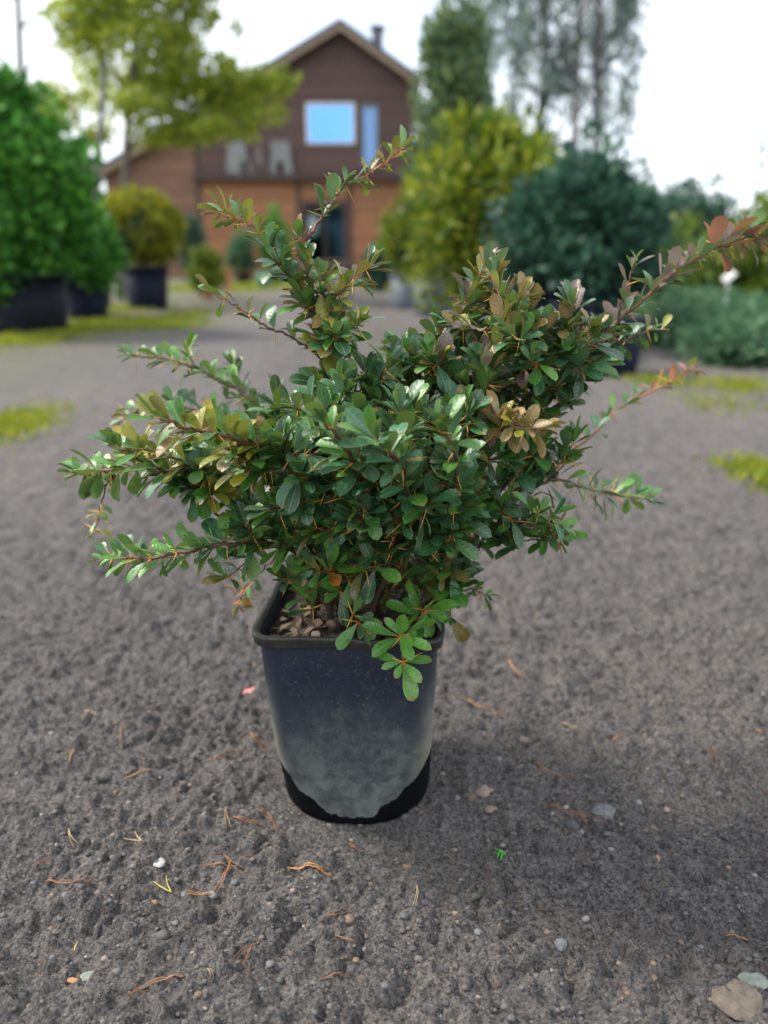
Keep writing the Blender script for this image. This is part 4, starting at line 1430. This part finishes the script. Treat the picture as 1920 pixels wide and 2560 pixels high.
stem([(1080, 730, -.05), (1110, 680, -.04), (1130, 640, -.03)], .0013, .0008, YEL, BRONZ, .2, .015, .023, mat='twig', name="twig")
stem([(1225, 840, .06), (1236, 760, .0), (1240, 700, -.02), (1236, 665, -.03)], .0026, .0011, GREEN, {'teal': 4, 'purple': 1, 'green': 2}, .1, .0155, .031)
stem([(1180, 910, .06), (1140, 820, .0), (1130, 760, -.03), (1120, 700, -.04)], .0022, .0011, GREEN, TOPB, .1, .0155, .029)
stem([(1290, 745, .06), (1350, 735, .09), (1400, 715, .12), (1428, 712, .14)], .0014, .0008, GREEN, YEL, .2, .021, .023, n=(2, 4), mat='twig', name="twig")
stem([(1330, 700, .07), (1345, 650, .06), (1360, 600, .06), (1372, 575, .07)], .0013, .0008, PURP, PURP, .3, .017, .026, n=(2, 4), mat='twig', name="twig")
stem([(1120, 1040, .08), (1220, 985, .14), (1285, 935, .20), (1335, 885, .25), (1420, 840, .30), (1492, 798, .35)], .0022, .0009, GREEN, REDT, .35, .026, .024, n=(2, 4), mat='stem_red')
stem([(1060, 1100, .04), (1130, 1060, .02), (1200, 1035, .03), (1270, 1055, .06), (1345, 1072, .10), (1400, 1078, .14)], .0024, .0009, GREEN, BRI, .12, .020, .028, n=(3, 6))
stem([(1180, 1030, .03), (1225, 985, .02), (1240, 950, .02)], .0014, .0008, BRI, BRI, .2, .018, .028, n=(2, 4), mat='twig', name="twig")
stem([(1010, 1195, .02), (1070, 1165, -.02), (1130, 1125, -.03), (1190, 1150, -.02), (1215, 1165, .0)], .0022, .0009, GREEN, LOW, .1, .018, .028, n=(3, 6))
stem([(1130, 1120, -.03), (1170, 1105, -.05), (1205, 1130, -.06)], .0013, .0008, BRI, BRI, .2, .016, .027, n=(3, 5), mat='twig', name="twig")
stem([soilp(.07, -.03), (1000, 1275, -.02), (1045, 1285, .0)], .0020, .0008, LOW, LOW, .4, .018, .022, n=(2, 4), mat='twig', name="twig")
stem([soilp(.05, .05), (985, 1150, .12), (1040, 1000, .17), (1090, 880, .19), (1150, 780, .2), (1220, 690, .2)], .004, .0012, GREEN, TOPB, .4, .019, .028)
stem([(1050, 900, -.06), (1085, 930, -.10), (1080, 905, -.11), (1130, 925, -.13), (1168, 925, -.13)], .0014, .0008, BRONZ, BRONZ, .25, .013, .025, mat='twig', name="twig")
# centre and back
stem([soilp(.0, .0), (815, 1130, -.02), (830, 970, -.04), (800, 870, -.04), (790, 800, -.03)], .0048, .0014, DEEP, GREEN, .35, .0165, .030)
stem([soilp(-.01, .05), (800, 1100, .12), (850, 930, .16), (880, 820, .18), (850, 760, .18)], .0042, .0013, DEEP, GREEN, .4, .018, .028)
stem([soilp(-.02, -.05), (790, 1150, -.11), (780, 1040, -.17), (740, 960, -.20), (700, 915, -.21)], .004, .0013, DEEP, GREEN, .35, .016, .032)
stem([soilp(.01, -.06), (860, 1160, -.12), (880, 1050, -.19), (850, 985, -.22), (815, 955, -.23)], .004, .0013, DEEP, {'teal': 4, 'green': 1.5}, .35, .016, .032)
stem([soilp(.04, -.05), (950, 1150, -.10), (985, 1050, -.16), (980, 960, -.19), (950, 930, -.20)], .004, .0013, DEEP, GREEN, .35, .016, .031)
stem([soilp(-.04, .06), (640, 1080, .16), (560, 960, .22), (520, 850, .25), (500, 790, .26)], .004, .0012, GREEN, GREEN, .45, .02, .027)
# low shoots over the rim
stem([soilp(.045, -.085), (862, 1335, -.135), (872, 1372, -.150), (870, 1432, -.155)], .0016, .0009, BRI, BRI, 2.0, .02, .020, n=(3, 4), mat='twig', name="twig", lift=.12)
rosette(at(866 * K, 1376 * K, PY - .150), Vector((-.1, -.85, .35)), 7, .030, {'bright': 4, 'green': 1}, 1.25, .05, 2)
rosette(at(870 * K, 1430 * K, PY - .156), Vector((.05, -.9, .2)), 8, .027, {'bright': 4, 'green': 1}, 1.3, .0, 2)
stem([soilp(.075, -.07), (905, 1325, -.105), (920, 1320, -.110)], .0014, .0009, BRI, BRI, .6, .013, .032, n=(5, 7), mat='twig', name="twig", lift=.2)
stem([soilp(-.005, -.07), (760, 1330, -.10), (775, 1345, -.11)], .0013, .0008, LOW, LOW, .7, .015, .031, n=(2, 4), mat='twig', name="twig")
stem([soilp(-.03, -.04), (640, 1265, -.07), (620, 1255, -.08)], .0013, .0008, LOW, LOW, .3, .018, .028, n=(3, 4), mat='twig', name="twig")
# one spotted leaf hanging past the rim corner
hp_ = at(972 * K, 1332 * K, PY - .10)
D = Vector((0.52, 0, -0.80)).normalized(); Nn = Vector((.1, -1, .1)); Nn = (Nn - D * Nn.dot(D)).normalized(); Yv = Nn.cross(D)
leaves.append((3, 'olive', np.array([[D.x, Yv.x, Nn.x], [D.y, Yv.y, Nn.y], [D.z, Yv.z, Nn.z]]) * .041, np.array(hp_)))
stem([soilp(.088, -.06), hp_ + Vector((-.006, .01, .012)), hp_], .0012, .0008, LOW, LOW, 2, .02, .012, n=(1, 1), mat='twig', name="twig")

# --- filler shoots: (u, v, ru, rv, depth, half depth, count, palette, tip)
mounds = [
    (690, 980, 120, 80, -.08, .11, 17, GREEN, GREEN), (620, 1050, 130, 80, -.05, .12, 17, GREEN, GREEN),
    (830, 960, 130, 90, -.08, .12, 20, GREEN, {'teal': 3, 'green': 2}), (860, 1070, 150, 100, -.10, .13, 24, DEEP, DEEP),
    (980, 890, 120, 80, .0, .12, 18, GREEN, GREEN), (1080, 800, 120, 80, .02, .12, 18, GREEN, GREEN),
    (1150, 730, 110, 60, .02, .10, 14, GREEN, TOPB), (1000, 730, 60, 60, .03, .07, 7, TOPB, TOPB), (880, 820, 90, 60, .0, .09, 13, GREEN, GREEN), (980, 800, 90, 70, -.04, .06, 9, GREEN, TOPB), (1190, 800, 90, 60, .02, .07, 10, GREEN, GREEN), (790, 890, 100, 60, -.05, .08, 11, GREEN, {'teal': 3, 'green': 2}),
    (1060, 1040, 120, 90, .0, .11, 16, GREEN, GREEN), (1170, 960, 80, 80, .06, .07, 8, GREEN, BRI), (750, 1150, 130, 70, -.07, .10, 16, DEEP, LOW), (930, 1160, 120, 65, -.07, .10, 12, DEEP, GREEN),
    (560, 1140, 110, 50, -.07, .06, 9, BRI, GREEN), (480, 1010, 110, 60, -.08, .08, 13, GREEN, YEL), (400, 1000, 80, 45, -.08, .06, 7, GREEN, BRI),
    (660, 880, 80, 60, .0, .10, 9, GREEN, GREEN), (1260, 730, 60, 50, .04, .06, 7, GREEN, TOPB), (1130, 1130, 70, 50, -.02, .05, 6, GREEN, BRI), (690, 640, 50, 80, .02, .04, 6, GREEN, TOPB), (720, 730, 40, 60, .0, .04, 5, YEL, GREEN),
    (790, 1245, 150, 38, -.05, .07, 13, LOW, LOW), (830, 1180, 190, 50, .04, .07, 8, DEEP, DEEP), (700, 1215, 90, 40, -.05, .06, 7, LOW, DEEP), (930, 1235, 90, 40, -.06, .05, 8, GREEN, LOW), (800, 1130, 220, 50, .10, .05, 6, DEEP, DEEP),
]
for (u, v, ru, rv, dy, hd, cnt, pal, tip) in mounds:
    for k in range(cnt):
        while True:
            a_, b_, c_ = random.uniform(-1, 1), random.uniform(-1, 1), random.uniform(-1, 1)
            if a_ * a_ + b_ * b_ + c_ * c_ < 1: break
        q = at((u + a_ * ru) * K, (v + b_ * rv) * K, PY + dy + c_ * hd)
        # hang it on a stem below
        best, bd = None, 9
        for (c, r_, t_) in segs:
            if c.z > q.z + 0.004: continue
            dd = (c - q).length + (0.03 if t_ < 0.15 else 0)
            if 0.03 < dd < bd: best, bd = c, dd
        if best is None: continue
        if bd > 0.11: q = best.lerp(q, 0.11 / bd)
        outw = Vector((q.x - POT.x, q.y - POT.y, 0)) * 0.35
        mid = best.lerp(q, 0.5) + outw * 0.06 - UP * 0.004
        stem([best, mid, q], .0013, .0008, pal, tip, .35, .0155, .030, (4, 6), 'twig', "twig", .3)
        segs.append((q, .001, .5))

# --- dead thin twigs low in the bush
for k in range(34):
    a_ = soilp(random.uniform(-.07, .085), random.uniform(-.07, .05))
    t_ = a_ + Vector((random.uniform(-.06, .06), random.uniform(-.05, .03), random.uniform(.03, .085)))
    P_ = catmull([a_, a_.lerp(t_, .5) + Vector((random.gauss(0, .008), random.gauss(0, .008), .004)), t_], 4)
    V, F = tube_vf([c - SO for c in P_], [.0011 - .0007 * i / (len(P_) - 1) for i in range(len(P_))], 4)
    obj("dead_twig", mesh("dead_twig", V, F, M['stem'], True, [(0, .5)] * len(V)), shrub)

# --- the leaves: those that show largest are parts, the rest one mass
nl = len(leaves)
tri = []
for (ti, ck, B, p) in leaves:
    tri.append(LT[ti][0] @ B.T + p)
tri = np.array(tri)               # nl x 24 x 3
cx = tri - np.array([0, 0, CAM_H])
zc = cx[..., 1] * CP - cx[..., 2] * SP
uu = 960 + FPX * cx[..., 0] / zc
vv = 1280 - FPX * (cx[..., 1] * SP + cx[..., 2] * CP) / zc
cell = 9
gu = np.clip((uu / cell).astype(int), 0, 219); gv = np.clip((vv / cell).astype(int), 0, 299)
zb = np.full((300, 220), 99.0)
np.minimum.at(zb, (gv.ravel(), gu.ravel()), zc.ravel())
vis = (zc < zb[gv, gu] + 0.004).mean(1)
a1 = np.stack([uu[:, 9] - uu[:, 19], vv[:, 9] - vv[:, 19]], 1); a2 = np.stack([uu[:, 12] - uu[:, 14], vv[:, 12] - vv[:, 14]], 1)
area = np.abs(a1[:, 0] * a2[:, 1] - a1[:, 1] * a2[:, 0])
order = np.argsort(-(area * (0.05 + vis)))
lead = set(order[:300].tolist())
lmesh = [np_mesh("leaf_blade", v_, f_, [LM['green']], True, uv_) for v_, f_, uv_ in LT]
VV, FF, UU, MI, base = [], [], [], [], 0
for i, (ti, ck, B, p) in enumerate(leaves):
    if i in lead:
        o = bpy.data.objects.new("leaf", lmesh[ti])
        m4 = Matrix([[*B[0], p[0] - SO.x], [*B[1], p[1] - SO.y], [*B[2], p[2] - SO.z], [0, 0, 0, 1]])
        o.parent = shrub
        o.matrix_basis = m4
        COL.objects.link(o)
        o.material_slots[0].link = 'OBJECT'
        o.material_slots[0].material = LM[ck]
    else:
        VV.append(LT[ti][0] @ B.T + p - np.array(SO)); FF.append(LT[ti][1] + base); UU.append(LT[ti][2]); MI.append(np.full(len(LT[ti][1]), LKEYS.index(ck)))
        base += len(LT[ti][0])
mass = obj("foliage", np_mesh("foliage", np.concatenate(VV), np.concatenate(FF), [LM[k] for k in LKEYS], True, np.concatenate(UU), np.concatenate(MI)), shrub)
mass["kind"] = "stuff"
th_o = obj("thorn_growth", mesh("thorn_growth", [v - SO for v in thornV], thornF, M['thorn'], True), shrub)
th_o["kind"] = "stuff"
print("leaves", nl)

# ------------------------------------------------------------------ fallen needles, stones and scraps on the ground
def needle_mat(name, a, b):
    return plain(name, a, b, 120, 0.5, 0)


M['needle_brown'] = needle_mat("brown_needle", (0.170, 0.075, 0.035), (0.270, 0.125, 0.055))
M['needle_orange'] = needle_mat("orange_needle", (0.330, 0.155, 0.045), (0.430, 0.220, 0.075))
M['needle_tan'] = needle_mat("tan_needle", (0.330, 0.230, 0.120), (0.420, 0.310, 0.170))
M['needle_green'] = needle_mat("yellow_green_needle", (0.380, 0.380, 0.040), (0.460, 0.460, 0.080))


def on_ground(P, lift):
    return [Vector((q.x, q.y, gh(q.x, q.y) + lift)) for q in P]


def needle(name, a, b, mat, label, group=None, pair=0.16, r=0.0008, bend=0.06, double=True):
    """a: joined end, b: free end, in enlarged-view pixels; two needles leave one sheath"""
    A, B = gp(a[0] * K, a[1] * K), gp(b[0] * K, b[1] * K)
    d = B - A
    n_ = Vector((-d.y, d.x, 0))
    e = empty(name, (A.x, A.y, gh(A.x, A.y)))
    for s in ((1, -1) if double else (1,)):
        tip = B + n_ * pair * s * 0.5 if double else B
        mid = A.lerp(tip, 0.5) + n_ * bend
        C = catmull([A, mid, tip], 6)
        C = [q + Vector((0, 0, 0)) for q in C]
        hs = [max(gh(q.x, q.y), gh(q.x + .002, q.y), gh(q.x - .002, q.y)) for q in C]
        C = [Vector((q.x, q.y, max(h_, (hs[0] + (hs[-1] - hs[0]) * i / (len(C) - 1))) + 0.0007 + 0.0014 * math.sin(math.pi * i / (len(C) - 1)))) for i, (q, h_) in enumerate(zip(C, hs))]
        O_ = Vector(e.location)
        m_ = len(C)
        tube("needle", [q - O_ for q in C], [r * (1.0 - 0.55 * (i / (m_ - 1)) ** 2) for i in range(m_)], M[mat], e, 5)
        if s == 1:
            tube("sheath", [C[0] - O_, C[1] - O_], [r * 1.5, r * 1.25], M['needle_brown'], e, 5)
    return tag(e, label, "pine needle", group)


GN = "fallen pine needles on the ground"
BN = "fallen brown pine needle pair lying on the dark gravel ground"
needle("pine_needles", (371, 1929), (345, 1897), 'needle_green', "yellow-green pine needle pair spread in a V on the gravel", GN, .55, .0009)
needle("pine_needles", (310, 1841), (280, 1816), 'needle_tan', "pale tan pine needle pair spread in a V on the gravel", GN, .55)
needle("pine_needles", (620, 1876), (718, 1897), 'needle_orange', "long straight orange pine needle pair in front of the pot", GN, .05, .0011, .02)
needle("pine_needles", (470, 1938), (405, 1946), 'needle_orange', "orange pine needle pair touching a crossed brown needle pair", GN, .10, .0009, .05)
needle("pine_needles", (500, 1868), (462, 1938), 'needle_brown', "brown pine needle pair crossing under another near the V needles", GN, .10, .0009, .06)
for a_, b_, mt in (((484, 1858), (535, 1893), 'needle_brown'), ((497, 1882), (432, 1880), 'needle_brown'), ((778, 1841), (752, 1824), 'needle_brown'), ((112, 1866), (76, 1884), 'needle_brown'),
                   ((400, 2118), (275, 2148), 'needle_brown'), ((560, 2052), (510, 2088), 'needle_brown'), ((545, 2062), (525, 2105), 'needle_brown'), ((698, 2002), (762, 1980), 'needle_brown'), ((690, 2131), (758, 2112), 'needle_brown'),
                   ((320, 2140), (272, 2160), 'needle_brown'), ((725, 2038), (766, 2054), 'needle_brown'), ((600, 1790), (560, 1758), 'needle_brown'), ((505, 1775), (568, 1780), 'needle_brown'), ((100, 1915), (205, 1917), 'needle_brown'),
                   ((1270, 1772), (1248, 1745), 'needle_brown'), ((1180, 1740), (1300, 1765), 'needle_brown'), ((1140, 1648), (1222, 1682), 'needle_orange'), ((1098, 1432), (1132, 1478), 'needle_orange'), ((1620, 2019), (1566, 2014), 'needle_orange'),
                   ((268, 1684), (332, 1676), 'needle_orange'), ((150, 1652), (165, 1628), 'needle_orange'), ((540, 1590), (580, 1620), 'needle_orange'), ((450, 1640), (540, 1636), 'needle_brown'), ((1000, 1515), (1090, 1550), 'needle_orange'), ((1632, 1575), (1659, 1584), 'needle_orange'),
                   ((900, 1940), (893, 1978), 'needle_tan'), ((1040, 2245), (1046, 2290), 'needle_tan'), ((160, 2055), (168, 2030), 'needle_tan'), ((490, 1758), (494, 1790), 'needle_tan'), ((150, 1800), (165, 1830), 'needle_tan'), ((440, 2105), (462, 2140), 'needle_tan'), ((1530, 1610), (1545, 1650), 'needle_brown'), ((270, 1580), (262, 1610), 'needle_brown'),
                   ((1320, 1600), (1345, 1575), 'needle_orange'), ((180, 1535), (210, 1552), 'needle_tan'), ((1210, 1560), (1250, 1572), 'needle_tan')):
    lab = BN if mt == 'needle_brown' else ("fallen orange pine needle pair lying on the dark gravel ground" if mt == 'needle_orange' else "fallen pale tan pine needle pair lying on the dark gravel ground")
    needle("pine_needles", a_, b_, mt, lab, {'needle_brown': "brown pine needle pairs on the ground", 'needle_orange': "orange pine needle pairs on the ground", 'needle_tan': "tan pine needle pairs on the ground"}[mt], random.uniform(.06, .22), random.uniform(.00052, .00075), random.uniform(.02, .09) * random.choice((1, -1)))


def pebble(u, v, su, sv, mat, label, group=None, cat="stone", name="pebble", flat=0.6, seed=0, sink=0.35):
    A = gp(u * K, v * K)
    e1 = (gp((u + su) * K, v * K) - A).length / 2
    e2 = min(e1 * 1.3, (gp(u * K, (v - sv) * K) - A).length / 2)
    r = random.Random(seed)
    v0, f0 = stone_template(seed)
    # one subdivision for a rounder, still uneven stone
    vs = [Vector(q) for q in v0]; cache = {}; fs = []
    def midp(a_, b_):
        k_ = (min(a_, b_), max(a_, b_))
        if k_ not in cache:
            q = (vs[a_] + vs[b_]) / 2
            vs.append(q.normalized() * (q.length * 0.5 + 0.5) * r.uniform(.94, 1.06)); cache[k_] = len(vs) - 1
        return cache[k_]
    for a_, b_, c_ in f0:
        x_, y_, z_ = midp(a_, b_), midp(b_, c_), midp(c_, a_)
        fs += [(a_, x_, z_), (b_, y_, x_), (c_, z_, y_), (x_, y_, z_)]
    h_ = min(e1, e2) * flat
    o = obj(name, mesh(name, [(q.x * e1, q.y * e2, q.z * h_) for q in vs], fs, mat, False), None, (A.x, A.y, gh(A.x, A.y) + h_ * (0.55 - sink)))
    o.rotation_euler.z = r.uniform(-.4, .4)
    return tag(o, label, cat, group)


def smat(name, a, b): return plain(name, a, b, 140, 0.8, 0.6, bdist=0.001)


M['st_grey'] = smat("grey_stone", (0.105, 0.105, 0.108), (0.185, 0.180, 0.172))
M['st_dark'] = smat("dark_stone", (0.045, 0.044, 0.045), (0.085, 0.080, 0.078))
M['st_white'] = smat("white_stone", (0.30, 0.30, 0.28), (0.42, 0.41, 0.39))
M['st_pink'] = smat("pinkish_stone", (0.200, 0.145, 0.125), (0.290, 0.215, 0.185))
M['st_blue'] = smat("blue_grey_stone", (0.105, 0.112, 0.120), (0.180, 0.190, 0.200))
M['st_brown'] = smat("ochre_stone", (0.130, 0.098, 0.066), (0.190, 0.145, 0.100))
M['st_slab'] = smat("ochre_slab", (0.085, 0.070, 0.055), (0.150, 0.120, 0.088))
M['st_orange'] = smat("orange_stone", (0.300, 0.150, 0.075), (0.380, 0.210, 0.110))
M['st_mint'] = smat("mint_stone", (0.12, 0.14, 0.12), (0.21, 0.235, 0.20))
pebble(1303, 1752, 58, 34, M['st_grey'], "rounded grey stone with needles beside it to the side of the pot", seed=31, flat=.8)
pebble(1236, 1776, 36, 20, M['st_dark'], "small dark stone next to the rounded grey stone", seed=32)
pebble(1046, 1716, 44, 26, M['st_pink'], "flat pinkish stone on the shaded ground beside the pot", seed=33, flat=.4)
pebble(1062, 1743, 36, 16, M['st_pink'], "small flat pink-grey stone beside the flat pinkish stone", seed=34, flat=.4)
pebble(345, 1872, 28, 18, M['st_white'], "small white stone on gravel above the yellow-green needle pair", seed=35)
pebble(195, 2108, 50, 22, M['st_mint'], "pale mint-white flat chip lying beside a brown wood chip", cat="chip", name="pale_chip", seed=36, flat=.35)
pebble(160, 2118, 44, 12, M['st_orange'], "small brown wood chip beside the pale mint-white chip", cat="wood chip", name="wood_chip", seed=37, flat=.6)
pebble(1211, 2061, 36, 26, M['st_blue'], "angular blue-grey stone alone on the front gravel", seed=38, flat=.8)
pebble(1590, 2165, 120, 100, M['st_slab'], "large flat ochre stone half buried in the front gravel", name="flat_stone", seed=39, flat=.22, sink=.72)
pebble(1628, 2120, 70, 40, M['st_mint'], "pale mint-coloured flat stone edge beside the large ochre stone", name="flat_stone", seed=40, flat=.22, sink=.70)
pebble(1420, 1851, 14, 12, M['st_orange'], "tiny bright orange-yellow pellet alone on the gravel", cat="pellet", name="pellet", seed=41, flat=.9)
pebble(365, 1336, 52, 16, M['st_dark'], "dark flat stone lying on the path behind the low branch", seed=42, flat=.5)
pebble(228, 1675, 38, 22, M['st_dark'], "dark rounded stone near an orange needle pair", seed=43)
pebble(540, 1494, 28, 20, smat("pink_petal", (0.50, 0.17, 0.16), (0.58, 0.26, 0.24)), "pink petal lying on the gravel beside the pot", cat="petal", name="petal", seed=44, flat=.25)
rp = random.Random(5)
for k in range(70):
    u_, v_ = rp.uniform(10, 1650), rp.uniform(1560, 2200)
    if 560 < u_ < 960 and v_ < 1830: continue
    s_ = rp.uniform(9, 19) * (0.55 + 0.65 * (v_ - 1500) / 700)
    mk = rp.choice(['st_grey', 'st_grey', 'st_dark', 'st_pink', 'st_blue', 'st_brown', 'st_dark', 'st_grey'])
    nm = {'st_grey': 'grey', 'st_dark': 'dark', 'st_pink': 'pinkish', 'st_blue': 'blue-grey', 'st_brown': 'ochre'}[mk]
    pebble(u_, v_, s_, s_ * .75, M[mk], f"small {nm} pebble half sunk in the trodden ground", f"small {nm} pebbles in the ground", seed=100 + k, flat=.75, sink=.5)
# green thuja sprig
A = gp(1083 * K, 1850 * K)
e = empty("thuja_sprig", (A.x, A.y, gh(A.x, A.y))); tag(e, "small bright green thuja sprig fallen on the gravel", "sprig")
M['sprig'] = plain("fresh_sprig", (0.040, 0.260, 0.030), (0.080, 0.360, 0.050), 90, 0.5, 0)
tube("stalk", [(-.007, .010, .003), (0, 0, .004), (.006, -.010, .003)], [.0011, .0012, .0008], M['sprig'], e, 5)
for k, (x_, y_, dx, dy) in enumerate(((-.004, .006, .009, -.006), (-.001, .001, .010, -.007), (.002, -.004, .008, -.004), (-.002, .003, -.004, -.010), (.001, -.002, -.004, -.009))):
    tube("side_shoot", [(x_, y_, .004), (x_ + dx * .5, y_ + dy * .5, .0048), (x_ + dx, y_ + dy, .003)], [.0009, .0013, .0006], M['sprig'], e, 5)

# ------------------------------------------------------------------ dry leaves on the soil in the pot
M['dry'] = leaf_mat("dry_brown_leaf", (0.095, 0.055, 0.038), (0.190, 0.120, 0.085), petiole=(0.12, 0.06, 0.03), vein=(0.28, 0.18, 0.12), margin=(0.22, 0.14, 0.09), under=(0.24, 0.17, 0.12), rough=.8)
M['dry_pale'] = leaf_mat("dry_pale_leaf", (0.210, 0.160, 0.120), (0.280, 0.220, 0.170), petiole=(0.12, 0.06, 0.03), vein=(0.32, 0.22, 0.15), margin=(0.26, 0.18, 0.12), under=(0.30, 0.22, 0.16), rough=.8)
rq = random.Random(3)
ca, sa = math.cos(POT_YAW), math.sin(POT_YAW)
for k in range(46):
    lx, ly_ = rq.uniform(-.085, .080), rq.uniform(-.080, .03)
    if k > 30: lx = rq.uniform(-.085, -.02); ly_ = rq.uniform(-.080, -.01)
    x_, y_ = POT.x + lx * ca - ly_ * sa, POT.y + lx * sa + ly_ * ca
    me = lmesh[rq.randrange(len(lmesh))]
    o = bpy.data.objects.new("dry_leaf", me); COL.objects.link(o)
    s_ = rq.uniform(.014, .026)
    o.scale = (s_, s_ * rq.uniform(.9, 1.5), s_ * 1.6)
    o.location = (x_, y_, SOIL_Z + 0.004 + 0.010 * (1 - (lx / .11) ** 2) * (1 - (ly_ / .11) ** 2) + rq.uniform(0, .004))
    o.rotation_euler = (rq.uniform(-.5, .5), rq.uniform(-.3, .3), rq.uniform(0, 6.28))
    o.material_slots[0].link = 'OBJECT'
    pale = rq.random() < .25
    o.material_slots[0].material = M['dry_pale'] if pale else M['dry']
    tag(o, "pale dry leaf lying on the soil inside the pot" if pale else "brown dry leaf lying on the soil inside the pot", "dry leaf", "pale dry leaves in the pot" if pale else "brown dry leaves in the pot")
